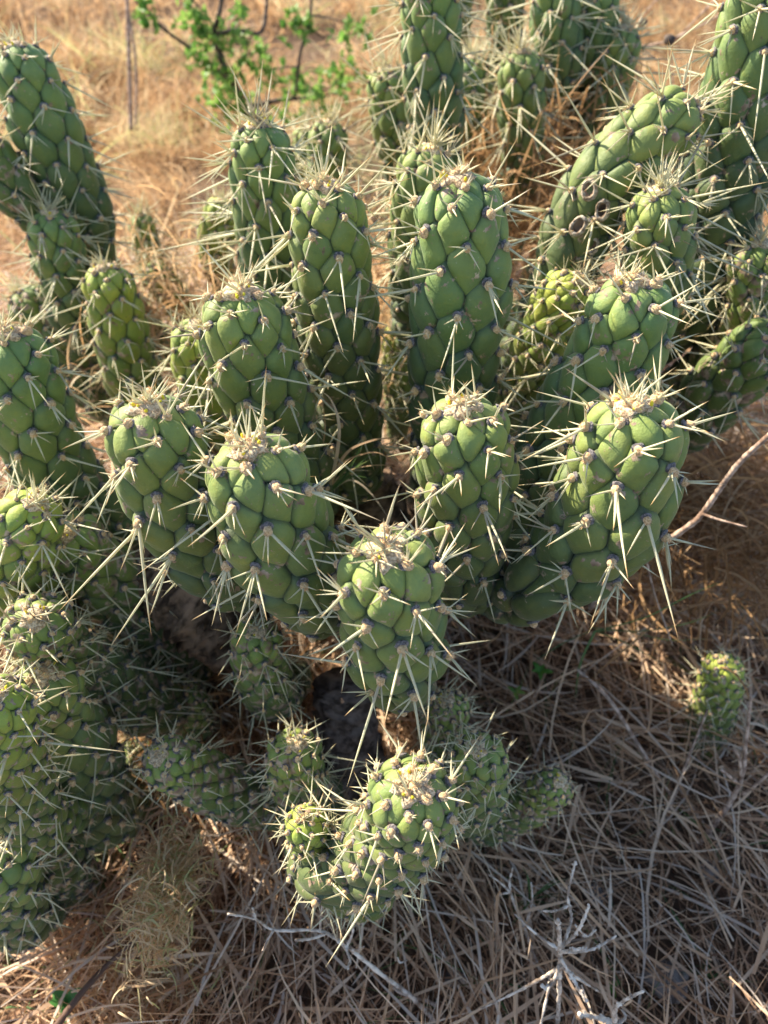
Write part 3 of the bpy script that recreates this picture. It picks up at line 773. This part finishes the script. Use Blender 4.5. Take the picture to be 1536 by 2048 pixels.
parts = [tufts(2200, -2.4, 2.4, 1.15, 3.2, 22, .03, .10, .04, .0018, .34),
         tufts(1100, -4.4, 4.4, 2.6, 6.8, 16, .06, .18, .07, .0045, .35),
         tufts(300, -2.4, 2.4, 1.2, 3.4, 220, .07, .20, .055, .0017, .62),
         tufts(500, -2.4, 2.4, 1.2, 3.6, 9, .10, .26, .06, .0042, .86), tufts(200, -2.4, 2.4, 1.2, 3.6, 30, .05, .14, .05, .0036, .05),  # pale stalks painted in as glints, dark tufts as shadow patches
         tufts(300, -4.2, 4.2, 2.8, 6.6, 150, .11, .30, .085, .0034, .64)]
blades_obj('dry_grass_field', parts, FARSTRAW, kind='stuff')
parts = []
n = 9000
B = ground_pts(n, -3, 3, 1.3, 5.5); B[:, 0] *= (B[:, 1] / 3)
k_ = np.sin(B[:, 0] * 2.3 + 1) + np.sin(B[:, 1] * 2.9 + B[:, 0]) > .35; B = B[k_]; n = len(B)
parts.append(ribbons(B, rng.uniform(0, 6.28, n), rng.uniform(.5, 1.5, n), rng.uniform(.06, .16, n), rng.uniform(.002, .004, n), rng.uniform(-1.8, .1, n), np.clip(rng.normal(.8, .2, n), 0, 1), nseg=3))
blades_obj('green_grass_patches', parts, GREENB, kind='stuff')

# crumbs, husks and torn flat bits in the near litter
J = Join()
n = 5200
B = ground_pts(n, -1.0, 1.2, 0, 1.5); B[:, 2] += rng.random(n) ** .7 * .085
for i in range(n):
    s1 = rng.uniform(.0015, .006); s2 = s1 * rng.uniform(.3, 1.0)
    a_ = rng.normal(0, 1, 3); a_ /= np.linalg.norm(a_); b_ = np.cross(a_, rng.normal(0, 1, 3)); b_ /= np.linalg.norm(b_); c_ = np.cross(a_, b_)
    V_ = np.array([B[i] - a_ * s1, B[i] + b_ * s2 + c_ * s2 * .3, B[i] + a_ * s1 * .9 + c_ * s2 * .5, B[i] - b_ * s2 * .8 + c_ * s2 * .2])
    J.add(V_, np.array([[0, 1, 2], [0, 2, 3]]), np.full(4, np.clip(rng.normal(.42, .28), 0, 1)))
link('litter_crumbs', J.mesh('litter_crumbs', STRAW, ('tone', 'FLOAT'), smooth=False), kind='stuff')

# ------------------------------------------------------------------ twigs, stalks, shrub, dead wood
def tube(pts, radii, sides=7, rough=.0, seed=0, n=10, tip=True):
    r = np.random.default_rng(seed)
    pts = [np.array(p, float) for p in pts]
    L = smooth_poly(pts, n * (len(pts) - 1)) if len(pts) > 2 else np.linspace(pts[0], pts[1], n)
    rad = np.interp(np.linspace(0, 1, len(L)), np.linspace(0, 1, len(radii)), radii)
    T = np.gradient(L, axis=0); T /= np.linalg.norm(T, axis=1)[:, None] + 1e-9
    a = np.cross(T, [.31, .22, .93]); a /= np.linalg.norm(a, axis=1)[:, None]; b = np.cross(T, a)
    th = np.arange(sides) / sides * 6.28318
    R2 = rad[:, None] * (1 + rough * r.normal(0, 1, (len(L), sides))) * (1 + rough * 1.2 * r.normal(0, 1, (len(L), 1)))
    V = L[:, None] + R2[..., None] * (np.cos(th)[None, :, None] * a[:, None] + np.sin(th)[None, :, None] * b[:, None])
    m_ = len(L)
    F = np.array([[i * sides + j, i * sides + (j + 1) % sides, (i + 1) * sides + (j + 1) % sides, (i + 1) * sides + j] for i in range(m_ - 1) for j in range(sides)])
    V = V.reshape(-1, 3)
    caps = []
    V = np.concatenate([V, L[:1], L[-1:]]); k0 = m_ * sides
    tri = np.array([[k0, (j + 1) % sides, j] for j in range(sides)] + [[k0 + 1, (m_ - 1) * sides + j, (m_ - 1) * sides + (j + 1) % sides] for j in range(sides)])
    return V, F, tri
def tube_obj(name, pts, radii, m, parent=None, org=None, **kw):
    V, F, tri = tube(pts, radii, **kw)
    o0 = np.zeros(3) if org is None else org
    return link(name, fast_mesh(name, V - o0, [F, tri], m), parent)
def thing(name, label, cat, loc, group=None):
    o = bpy.data.objects.new(name, None); COL.objects.link(o); o.location = loc; o.empty_display_size = .02
    o['label'] = label; o['category'] = cat
    if group: o['group'] = group
    return o
def PL(*a): return [P(*x) for x in a]
def twig(name, label, cat, branches, m, rough=.12, group=None, sd=0, knobs=0):
    """branches: list of (points, radii); first one is the main stem"""
    org = np.array(branches[0][0][0]); t = thing(name, label, cat, org, group)
    r = np.random.default_rng(sd)
    for i, (pts, radii) in enumerate(branches):
        o = tube_obj('stem' if i == 0 else 'branch', pts, radii, m, t, org, rough=rough, seed=sd + i, n=14)
        if knobs:
            J = Join(); L = smooth_poly([np.array(p) for p in pts], 20)
            for q in range(knobs):
                c = L[r.integers(int(len(L) * .35), len(L))]; rr = radii[-1] * r.uniform(.7, 1.5)
                J.add(ICO1[0] * (1 + r.normal(0, .15, len(ICO1[0])))[:, None] * rr * np.array([1, 1, .8]) + c + r.normal(0, radii[-1] * .7, 3) - org, ICO1[1])
            link('lichen', J.mesh('lichen', m), t)['kind'] = 'stuff'
    return t
dd_ = .56
twig('dead_twig', 'pale grey thorny dead twig branching like a star near the bottom right', 'twig', [
    (PL((1112, 2075, .68), (1118, 1990, .62), (1120, 1900, .565), (1116, 1838, .53)), [0.00160, 0.00176, 0.00160, 0.00128]),
    (PL((1122, 1900, .57), (1142, 1840, .60), (1136, 1790, .60), (1151, 1722, .60)), [0.00144, 0.00128, 0.00104, 0.00104]),
    (PL((1136, 1812, .60), (1110, 1822, .59), (1084, 1822, .58)), [0.00104, 0.00096, 0.00072]),
    (PL((1120, 1900, .565), (1075, 1870, .57), (1028, 1828, .57)), [0.00144, 0.00104, 0.00056]),
    (PL((1120, 1905, .565), (1180, 1900, .58), (1232, 1872, .60)), [0.00144, 0.00112, 0.00088]),
    (PL((1124, 1895, .565), (1156, 1860, .55), (1178, 1812, .54)), [0.00144, 0.00112, 0.00096]),
    (PL((1120, 1905, .565), (1145, 1900, .555), (1174, 1896, .55)), [0.00144, 0.00128, 0.00120]),
    (PL((1119, 1925, .58), (1108, 1960, .57), (1088, 1976, .56)), [0.00136, 0.00120, 0.00128]),
    (PL((1120, 1915, .57), (1150, 1965, .57), (1172, 2003, .56)), [0.00136, 0.00120, 0.00112]),
    (PL((1119, 1935, .59), (1050, 1975, .62), (962, 2018, .64)), [0.00144, 0.00112, 0.00064]),
    (PL((1119, 1930, .58), (1160, 1960, .60), (1200, 1985, .62)), [0.00128, 0.00096, 0.00064]),
    (PL((1100, 1965, .60), (1090, 2010, .60), (1080, 2055, .60)), [0.00120, 0.00096, 0.00072]),
    (PL((1150, 1850, .60), (1172, 1872, .62), (1192, 1860, .62)), [0.00104, 0.00088, 0.00072])], TWIG, .16, 'grey thorny dead twigs', 3, 9)
twig('dead_twig', 'brown-grey forked twig lying across the bottom left of the centre', 'twig', [
    (PL((900, 2080, .70), (830, 2000, .66), (765, 1950, .64), (695, 1895, .62), (640, 1862, .61), (550, 1860, .60), (510, 1838, .59), (455, 1828, .58)), [0.00224, 0.00192, 0.00176, 0.00144, 0.00128, 0.00104, 0.00080]),
    (PL((512, 1838, .59), (505, 1815, .585)), [0.00096, 0.00080]), (PL((640, 1862, .61), (642, 1830, .60), (645, 1808, .59)), [0.00112, 0.00080, 0.00048]),
    (PL((548, 1860, .60), (535, 1880, .59), (525, 1902, .585)), [0.00104, 0.00080, 0.00064]), (PL((650, 1868, .61), (620, 1878, .60), (590, 1880, .59)), [0.00128, 0.00112, 0.00088]),
    (PL((690, 1892, .62), (700, 1920, .61), (695, 1935, .60)), [0.00128, 0.00104, 0.00088]), (PL((694, 1893, .62), (706, 1860, .61), (700, 1822, .60)), [0.00120, 0.00088, 0.00056]),
    (PL((700, 1900, .62), (718, 1900, .61), (728, 1893, .60)), [0.00120, 0.00096, 0.00080])], TWIG, .10, 'grey thorny dead twigs', 20, 3)
twig('dead_twig', 'shaded thorny twig running down between the cactus and the pale star-shaped twig', 'twig', [
    (PL((1150, 2060, .74), (1080, 1940, .72), (1050, 1860, .71), (1020, 1780, .70), (1025, 1735, .69)), [0.00192, 0.00176, 0.00144, 0.00120, 0.00080]),
    (PL((1020, 1785, .70), (1000, 1765, .69), (978, 1750, .68)), [0.00112, 0.00080, 0.00056]), (PL((1020, 1785, .70), (998, 1790, .69), (988, 1808, .68)), [0.00112, 0.00080, 0.00056]),
    (PL((1052, 1850, .71), (1064, 1800, .70), (1062, 1765, .69)), [0.00120, 0.00104, 0.00080])], TWIG, .10, 'grey thorny dead twigs', 30)
twig('dead_twig', 'dark thorny twig in the shade at the bottom middle', 'twig', [
    (PL((760, 1945, .66), (800, 1985, .68), (870, 2010, .70), (900, 2060, .72)), [0.00080, 0.00128, 0.00160, 0.00176]),
    (PL((795, 1915, .65), (800, 1925, .66), (815, 1920, .66)), [0.00064, 0.00096, 0.00056]),
    (PL((870, 1880, .70), (900, 1930, .71), (940, 1975, .72), (985, 1975, .72)), [0.00080, 0.00144, 0.00160, 0.00096])], TWIG, .10, 'grey thorny dead twigs', 40)
twig('dead_twig', 'grey lichen-covered twig stub at the bottom edge of the view', 'twig', [
    (PL((1255, 2110, .66), (1232, 2055, .60), (1230, 2020, .57), (1250, 2000, .56), (1287, 1982, .55)), [0.00240, 0.00208, 0.00144, 0.00120, 0.00104]),
    (PL((1232, 2050, .60), (1195, 2035, .59), (1158, 2028, .58)), [0.00240, 0.00192, 0.00160]), (PL((1232, 2050, .60), (1250, 2035, .60), (1246, 2022, .60)), [0.00160, 0.00128, 0.00080])], TWIG, .14, 'grey thorny dead twigs', 50, 9)
twig('bare_twig', 'long smooth pinkish bare twig slanting up to the right edge beside the fattest stem', 'twig', [
    (PL((1180, 1215, .80), (1225, 1160, .76), (1290, 1110, .72), (1380, 1050, .68), (1410, 1020, .67), (1475, 930, .64), (1560, 850, .61)), [.0032, .0030, .0028, .0026, .0022]),
    (PL((1405, 1028, .67), (1440, 1040, .66), (1494, 1054, .65)), [.0013, .0011, .0006]),
    (PL((1290, 1110, .72), (1310, 1190, .76), (1345, 1290, .80)), [.0013, .0010, .0009])], TWIGB, .05, None, 60)
twig('bare_twig', 'pale upright twig with short side spurs over the litter at the right edge', 'twig', [
    (PL((1330, 1760, .86), (1420, 1660, .80), (1478, 1570, .76), (1492, 1480, .73), (1502, 1390, .70)), [.0030, .0028, .0026, .0020, .0012]),
    (PL((1482, 1550, .75), (1478, 1515, .73), (1468, 1500, .72)), [.0018, .0016, .0014]), (PL((1480, 1570, .76), (1458, 1552, .74), (1442, 1540, .73)), [.0018, .0016, .0014]),
    (PL((1484, 1590, .77), (1510, 1570, .75), (1560, 1530, .73)), [.0020, .0018, .0012])], TWIGB, .06, None, 70)
twig('dry_stalk', 'straight dry stalk slanting down right across the straw litter', 'stalk', [
    (PL((1155, 1340, .80), (1215, 1395, .80), (1270, 1480, .81), (1340, 1590, .82)), [.0018, .0022, .0022, .0016])], TWIGB, .05, 'dry stalks on the litter', 80)
twig('dry_stalk', 'thin dry stalk leaning left that crosses the straight one in the litter', 'stalk', [
    (PL((1415, 1420, .76), (1375, 1520, .79), (1345, 1600, .81), (1300, 1710, .84)), [.0012, .0016, .0018, .0018])], TWIGB, .05, 'dry stalks on the litter', 81)
twig('dry_stalk', 'pale flat straw stalk slanting through the lit grass at the bottom left', 'stalk', [
    (PL((100, 2070, .60), (160, 1990, .62), (215, 1930, .64), (265, 1885, .65)), [.0030, .0028, .0022, .0012])], STRAW, .05, 'dry stalks on the litter', 82)
twig('dry_stalk', 'tall blurred pink-brown stalk standing in the far grass at the upper left', 'stalk', [
    (PL((262, 260, 1.9), (258, 120, 1.8), (252, -60, 1.7)), [.0055, .0050, .0035])], TWIGB, .05, 'tall stalks in the far grass', 83)
twig('dry_stalk', 'second blurred stalk just right of the tall pink-brown one', 'stalk', [
    (PL((272, 250, 2.0), (270, 110, 1.9), (240, -60, 1.8)), [.0035, .0035, .0025])], TWIGB, .05, 'tall stalks in the far grass', 84)
twig('dry_stalk', 'grey dry stalk standing between the bright tipped and the bulging back cactus stems', 'stalk', [
    (PL((1100, 330, 1.05), (1122, 200, 1.02), (1138, 60, .98)), [.0022, .0024, .0016]), (PL((1108, 260, 1.03), (1150, 170, 1.0)), [.0014, .0010])], TWIGB, .05, 'tall stalks in the far grass', 85)
def weed(label, segs, heads, sd):
    t = twig('dry_weed', label, 'weed', segs, TWIGB, .05, None, sd); org = np.array(segs[0][0][0])
    for (px, py, d, rr) in heads:
        r = np.random.default_rng(sd + px)
        V = ICO2[0] * (1 + r.normal(0, .12, len(ICO2[0])))[:, None] * rr
        link('seed_head', fast_mesh('seed_head', V, ICO2[1], DARKTWIG), t, P(px, py, d) - org)
weed('leaning dry weed with three dark round seed heads at the top right', [
    (PL((1180, 130, 1.5), (1250, 100, 1.45), (1340, 80, 1.4), (1460, 20, 1.35)), [.0016, .0022, .0022, .0016]),
    (PL((1260, 95, 1.45), (1280, 40, 1.43), (1330, -20, 1.4)), [.0014, .0014, .001]), (PL((1340, 80, 1.4), (1350, 200, 1.5), (1380, 330, 1.6)), [.0014, .0016, .0018]),
    (PL((1350, 80, 1.4), (1420, 10, 1.36), (1470, -40, 1.35)), [.0016, .0016, .0012])],
    [(1287, 45, 1.43, .008), (1338, 80, 1.4, .010), (1475, 0, 1.35, .012)], 90)

# curled grass right of the thick left-leaning stem, with its tuft of green blades
def blade(name, pts, wd, m, parent, org, tone, sd=0):
    L = smooth_poly([np.array(p) for p in pts], 8 * (len(pts) - 1)); T = np.gradient(L, axis=0); T /= np.linalg.norm(T, axis=1)[:, None]
    s_ = np.cross(T, [.2, .9, .3]); s_ /= np.linalg.norm(s_, axis=1)[:, None]; nn = np.cross(T, s_)
    t = np.linspace(0, 1, len(L)); wv = wd * .5 * np.maximum(1 - t ** 3, .08)[:, None]
    V = np.stack([L - s_ * wv, L + nn * wv * .45, L + s_ * wv], 1).reshape(-1, 3) - org
    F = np.array([[3 * i + j, 3 * i + j + 1, 3 * i + j + 4, 3 * i + j + 3] for i in range(len(L) - 1) for j in (0, 1)])
    return link(name, fast_mesh(name, V, F, m, True, {'tone': ('FLOAT', np.full(len(V), tone))}), parent)
org = P(655, 990, .66)
t = thing('grass_tuft', 'tuft of curling dry and green grass blades left of the bright green stem', 'grass tuft', org)
for pts, wd, tn in [
    ([(655, 985, .66), (672, 920, .62), (678, 850, .59), (662, 800, .58), (636, 778, .57)], .0030, .95),
    ([(655, 985, .66), (690, 910, .63), (740, 882, .62), (790, 878, .62), (800, 900, .62)], .0028, .8),
    ([(655, 985, .66), (680, 930, .64), (740, 905, .63), (775, 915, .63), (800, 945, .63)], .0020, .7),
    ([(655, 985, .66), (700, 960, .66), (740, 985, .67), (780, 1040, .69)], .0034, 1.0),
    ([(655, 985, .66), (640, 930, .64), (650, 860, .62), (645, 800, .60)], .0016, .6),
    ([(655, 985, .66), (690, 945, .65), (760, 930, .65), (820, 945, .65)], .0018, .85),
    ([(655, 985, .66), (630, 900, .64), (600, 860, .63), (560, 850, .62)], .0016, .75)]:
    blade('dry_blade', PL(*pts), wd, STRAW, t, org, tn)
r = np.random.default_rng(5)
for i in range(16):
    x, y = r.uniform(560, 800), r.uniform(880, 980)
    blade('green_blade', PL((655 + r.normal(0, 6), 988, .66), ((655 + x) / 2, 950 + r.normal(0, 8), .65), (x, y, .64 + r.normal(0, .01))), .0022, GREENB, t, org, r.random())
org = P(1190, 1260, .80)
t = thing('grass_tuft', 'spray of long thin green grass blades under the fattest stem, reaching right over the litter', 'grass tuft', org)
for pts in ([(1190, 1262, .80), (1290, 1235, .77), (1380, 1190, .74), (1446, 1162, .72)], [(1180, 1255, .80), (1280, 1262, .78), (1380, 1245, .77), (1450, 1215, .76)],
            [(1190, 1262, .80), (1250, 1262, .79), (1340, 1280, .80), (1440, 1275, .8)], [(1180, 1262, .8), (1120, 1290, .8), (1060, 1330, .82)], [(1190, 1262, .80), (1160, 1330, .82), (1150, 1400, .84)],
            [(1190, 1262, .8), (1260, 1290, .8), (1330, 1330, .82)]):
    blade('green_blade', PL(*pts), .0026, GREENB, t, org, r.random() * .6)
org = P(1060, 1800, .74)
t = thing('grass_tuft', 'low spray of blue-green blades on the litter right of the front bottom cactus', 'grass tuft', org)
for i in range(16):
    a_ = r.uniform(0, 6.28); ln = r.uniform(50, 130)
    blade('green_blade', PL((1060, 1800, .74), (1060 + ln * .5 * math.cos(a_) + 20, 1795 + ln * .3 * math.sin(a_) - 8, .72), (1060 + ln * math.cos(a_) + 30, 1790 + ln * .6 * math.sin(a_), .73)), .0024, GREENB, t, org, r.random() * .5)
org = P(1420, 1960, .74)
t = thing('grass_tuft', 'small green sprig in the litter near the bottom right corner', 'grass tuft', org)
for i in range(12):
    a_ = r.uniform(0, 6.28); ln = r.uniform(30, 90)
    blade('green_blade', PL((1420, 1960, .74), (1420 + ln * .5 * math.cos(a_), 1950 + ln * .3 * math.sin(a_) - 8, .72), (1420 + ln * math.cos(a_), 1955 + ln * .7 * math.sin(a_), .73)), .0020, GREENB, t, org, r.random() * .5)

# leaves
def leaf_mesh(name, m, fold=.25, wd=.42):
    t = np.linspace(0, 1, 7); w_ = wd * np.sin(np.pi * np.clip(t, 0, 1) ** .75) ** .8 * .5 + .01
    V = []; 
    for i, tt in enumerate(t):
        zc = .12 * math.sin(math.pi * tt)
        V += [[-w_[i], tt, zc + w_[i] * fold], [0, tt, zc], [w_[i], tt, zc + w_[i] * fold]]
    F = [[3 * i + j, 3 * i + j + 1, 3 * i + j + 4, 3 * i + j + 3] for i in range(6) for j in (0, 1)]
    return fast_mesh(name, np.array(V), np.array(F), m)
LEAF_ME = leaf_mesh('leaf', LEAF); LEAFD_ME = leaf_mesh('leaf', LEAFD, .2, .6)
def shrub(label, segs, clusters, sd, rad, ls, sub=7):
    org = np.array(segs[0][0][0]); t = twig('leafy_shrub', label, 'shrub', segs, DARKTWIG, .08, None, sd)
    r = np.random.default_rng(sd)
    for (px, py, d, sp_, n_) in clusters:
        c = P(px, py, d)
        near = min((np.array(q__) for sg in segs for q__ in smooth_poly([np.array(z_) for z_ in sg[0]], 20)), key=lambda q__: np.linalg.norm(q__ - c))
        tube_obj('branch', [near, (near + c) / 2 + r.normal(0, .008, 3), c], [.003, .002, .001], DARKTWIG, t, org, seed=int(px), n=5, sides=5)
        n_ = int(n_ * 3.4)
        for i in range(n_):
            cc = c + r.normal(0, sp_, 3)
            for j in range(4):
                dv = Vector(r.normal(0, 1, 3)) + Vector((0, 0, .8)); dv.normalize()
                q_ = dv.to_track_quat('Y', 'Z') @ Quaternion((0, 1, 0), r.uniform(-1, 1))
                link('leaf', LEAF_ME, t, cc - org, q_, (ls * r.uniform(.7, 1.3),) * 3)
D_ = 1.95
shrub('blurred leafy shrub with dark crooked twigs and bright green leaves, upper left of the centre', [
    (PL((500, 250, 2.2), (478, 190, 2.1), (448, 130, 2.0), (430, 70, D_), (440, 20, 1.9), (452, -60, 1.85)), [.012, .010, .008, .006, .005]),
    (PL((470, 175, 2.08), (400, 110, 2.0), (330, 60, 1.95), (270, 0, 1.9)), [.006, .005, .004, .003]),
    (PL((432, 70, 1.95), (470, 60, 1.9), (520, 65, 1.9), (532, 20, 1.88), (535, -50, 1.85)), [.006, .005, .005, .004]),
    (PL((440, 110, 2.0), (420, 40, 1.95), (385, 0, 1.9)), [.004, .003, .002]),
    (PL((490, 215, 2.15), (560, 200, 2.1), (620, 195, 2.1)), [.008, .006, .004]),
    (PL((590, 200, 2.1), (600, 110, 2.0), (620, 30, 1.95), (625, -50, 1.9)), [.005, .004, .003])],
    [(288, 12, 1.9, .012, 3), (290, 42, 1.9, .014, 4), (385, 25, 1.9, .022, 7), (398, 70, 1.93, .02, 5), (425, 85, 1.97, .02, 5), (470, 90, 1.93, .02, 6), (480, 45, 1.9, .018, 4),
     (415, 130, 2.0, .022, 6), (470, 150, 2.0, .025, 6), (510, 125, 1.98, .022, 5), (425, 190, 2.1, .025, 6), (480, 200, 2.1, .025, 5), (440, 215, 2.1, .02, 4), (540, 140, 2.0, .02, 4),
     (590, 45, 1.95, .016, 4), (612, 70, 1.97, .012, 3), (620, 190, 2.1, .03, 8), (680, 185, 2.1, .025, 6), (690, 145, 2.05, .02, 4), (720, 60, 1.95, .02, 4), (690, 80, 2.0, .018, 3), (580, 180, 2.1, .03, 6), (545, 240, 2.2, .02, 4)], 100, 1, .023)
def seedling(label, px, py, d, n_, ls, sd, me=None):
    r = np.random.default_rng(sd); org = P(px, py, d); org[2] = max(.0, org[2] - .05)
    t = thing('seedling', label, 'seedling', org, 'small green seedlings')
    top = P(px, py, d)
    tube_obj('stem', [org, (org + top) / 2 + np.array([.003, 0, 0]), top], [.0012, .001, .0008], TWIGB, t, org, seed=sd)
    for i in range(n_):
        a_ = i * 2.4 + r.uniform(-.3, .3); dv = Vector((math.cos(a_), math.sin(a_), r.uniform(.1, .6)))
        link('leaf', me or LEAFD_ME, t, top - org, dv.to_track_quat('Y', 'Z'), (ls * r.uniform(.8, 1.3),) * 3)
seedling('dark green four-leaved seedling in the litter at the bottom left', 135, 2005, .68, 5, .017, 1)
seedling('tiny bright green seedling in the litter right of the small dark cactus bud stem', 1080, 1345, .82, 5, .012, 2, LEAF_ME)
seedling('tiny green seedling with narrow leaves just left of the bright one in the litter', 1030, 1385, .83, 4, .010, 3, LEAF_ME)
seedling('yellow-green speck of a seedling under the pale star-shaped twig', 1220, 1972, .72, 3, .009, 4, LEAF_ME)

# rotting wood in the hollow
def rot(label, pts, radii, m, sd, rough=.12):
    org = np.array(pts[0]); t = thing('rotting_stem', label, 'dead stem', org, 'rotting stems in the hollow')
    V, F, tri = tube(pts, radii, sides=22, rough=rough * .5, seed=sd, n=16)
    r = np.random.default_rng(sd); c = V.mean(0)
    n_ = .5 * np.sin(V[:, 0] * 160 + sd) * np.sin(V[:, 1] * 130) * np.sin(V[:, 2] * 150)
    V = V + (V - c) * (n_ * .16)[:, None]
    link('trunk', fast_mesh('trunk', V - org, [F, tri], m), t)
    for i in range(14):
        j = r.integers(0, len(V)); p = V[j]; d = (p - c); d /= np.linalg.norm(d); x = np.cross(d, r.normal(0, 1, 3)); x /= np.linalg.norm(x); y = np.cross(d, x)
        s_ = r.uniform(.004, .010)
        link('bark_flake', fast_mesh('bark_flake', np.array([p - x * s_, p + y * s_ * .6 + d * .003, p + x * s_ + d * .005, p - y * s_ * .5 + d * .004]) + d * .002 - org, np.array([[0, 1, 2, 3]]), m, False), t)
rot('crumbling grey-brown rotten stem in the hollow left of the two stout stems', [P(300, 1130, .74), P(370, 1190, .72), P(440, 1240, .74), P(500, 1300, .80)], [.030, .040, .040, .030], ROT, 1)
rot('grey dead stump in dark shade below the front centre cactus', [P(690, 1370, .74), P(690, 1450, .76), P(700, 1530, .80), P(720, 1600, .86)], [.026, .032, .034, .034], DEADWOOD, 2)
rot('brown rotten stem behind the front centre cactus, between two green ones', [P(720, 960, .78), P(740, 1020, .80), P(760, 1100, .86)], [.030, .038, .036], ROT, 3)
rot('rotten brown stem lying in the hollow under the small hanging shoot', [P(360, 1420, .84), P(440, 1400, .86), P(540, 1430, .88)], [.022, .028, .022], ROT, 4)

# golden clump of fine dry grass, bottom left, and brown dead weeds among the stems
def clump(label, px, py, d, n_, hmin, hmax, sx, wd, tmu, mm, lift=(.4, 1.5), z=None, sd=0):
    global rng
    c = P(px, py, d); rng = np.random.default_rng(sd)
    B = c + rng.normal(0, 1, (n_, 3)) * np.array(sx)
    B[:, 2] = np.maximum(B[:, 2], 0)
    o = blades_obj('dry_grass_clump', [ribbons(B - c, rng.uniform(0, 6.28, n_), rng.uniform(*lift, n_), rng.uniform(hmin, hmax, n_), wd * rng.uniform(.6, 1.4, n_), rng.uniform(-3.2, .2, n_), np.clip(rng.normal(tmu, .15, n_), 0, 1), nseg=6, wig=.25)], mm)
    o.location = c; o['kind'] = 'stuff'; o['label'] = label; o['category'] = 'grass clump'; o['group'] = 'dry grass clumps among the stems'
clump('golden sunlit clump of fine curly dry grass at the lower left', 330, 1790, .63, 1300, .010, .034, (.013, .030, .014), .0011, .86, FARSTRAW, sd=1)
clump('trailing golden wisps of dry grass at the bottom left edge', 300, 1960, .70, 700, .02, .06, (.04, .03, .012), .0012, .7, FARSTRAW, sd=2)
clump('brown dead weed tangle between the tall straight stem and the slanting scarred one', 1060, 400, 1.05, 900, .04, .14, (.045, .06, .06), .0022, .30, FARSTRAW, (.6, 1.6), sd=3)
clump('orange dry grass behind the narrow tall stem', 770, 600, .95, 700, .03, .09, (.03, .05, .05), .0018, .62, FARSTRAW, sd=4)
clump('rusty grass litter in the hollow under the stems left of the centre', 420, 1400, .86, 700, .03, .10, (.06, .05, .02), .0022, .2, FARSTRAW, (.0, .9), sd=5)
clump('pale dry grass between the low left stems and the slim dark ones', 330, 640, 1.0, 700, .03, .10, (.06, .08, .04), .0018, .6, FARSTRAW, sd=6)
clump('tangled hay heap on the right under the dark corner stem', 1420, 1000, .95, 1500, .06, .16, (.09, .08, .03), .0022, .28, FARSTRAW, (-.1, .7), sd=7)

# stones lying in the litter
for i, (px, py, rr) in enumerate([(1330, 1960, .022), (1190, 1790, .012), (1420, 1745, .014), (60, 1905, .010), (905, 1955, .012), (1480, 1225, .014)]):
    c = PG(px, py, .022); rs = np.random.default_rng(i)
    V = ICO3[0] * np.array([rr, rr * .8, rr * .5]) * (1 + .12 * np.sin(ICO3[0][:, :1] * 3 + i) + .08 * np.sin(ICO3[0][:, 1:2] * 5 + i * 2) + rs.normal(0, .012, (len(ICO3[0]), 1)))
    o = link('stone', fast_mesh('stone', V, ICO3[1], STONE), None, c); o['category'] = 'stone'; o['group'] = 'grey stones in the litter'
    o['label'] = ['largest grey stone, half under straw at the bottom right corner', 'small grey stone just right of the pale star-shaped twig', 'grey stone in the litter between the twig with spurs and the star-shaped twig', 'small grey stone in straw at the bottom left edge', 'small grey stone in shade at the bottom middle', 'grey stone near the little cactus at the right edge'][i]

# corky ring scars on the slanting stem
def ring(px, py, d, rr, root):
    c = P(px, py, d); n_ = CAMP - c; n_ /= np.linalg.norm(n_); n_ = n_ + np.array([-.35, 0, .1]); n_ /= np.linalg.norm(n_)
    x = np.cross(n_, [0, 0, 1.0]); x /= np.linalg.norm(x); y = np.cross(n_, x); r = np.random.default_rng(px)
    A_ = np.linspace(0, 6.28318, 20, endpoint=False); prof = [(0, -.45), (.45, -.40), (.75, .05), (1.0, .35), (1.2, .12), (1.35, -.35)]
    V = []
    for q_, h_ in prof:
        k_ = 1 + .12 * np.sin(A_ * 2 + px) + r.normal(0, .05, 20)
        V.append(c + rr * q_ * (np.cos(A_) * k_)[:, None] * x + rr * 1.25 * q_ * (np.sin(A_) * k_)[:, None] * y + n_ * rr * (h_ + r.normal(0, .05, 20))[:, None])
    V = np.concatenate(V); F = np.array([[i * 20 + j, i * 20 + (j + 1) % 20, (i + 1) * 20 + (j + 1) % 20, (i + 1) * 20 + j] for i in range(5) for j in range(20)])
    fm = np.repeat([1, 1, 0, 0, 0], 20)
    o0 = np.array(root.location)
    link('scar', fast_mesh('scar', V - o0, F, [SCAR, ROT], True, fmat=fm), root)
def by_label(t): return [o for o in COL.objects if o.get('label', '').startswith(t)][0]
SLANT = by_label('slanting cactus stem')
for a_ in ((1178, 380, .607, .0052, SLANT), (1204, 420, .607, .0050, SLANT), (1156, 452, .612, .0052, SLANT), (1186, 492, .628, .0040, SLANT),
           ): ring(*a_)

print('STATS', STATS)
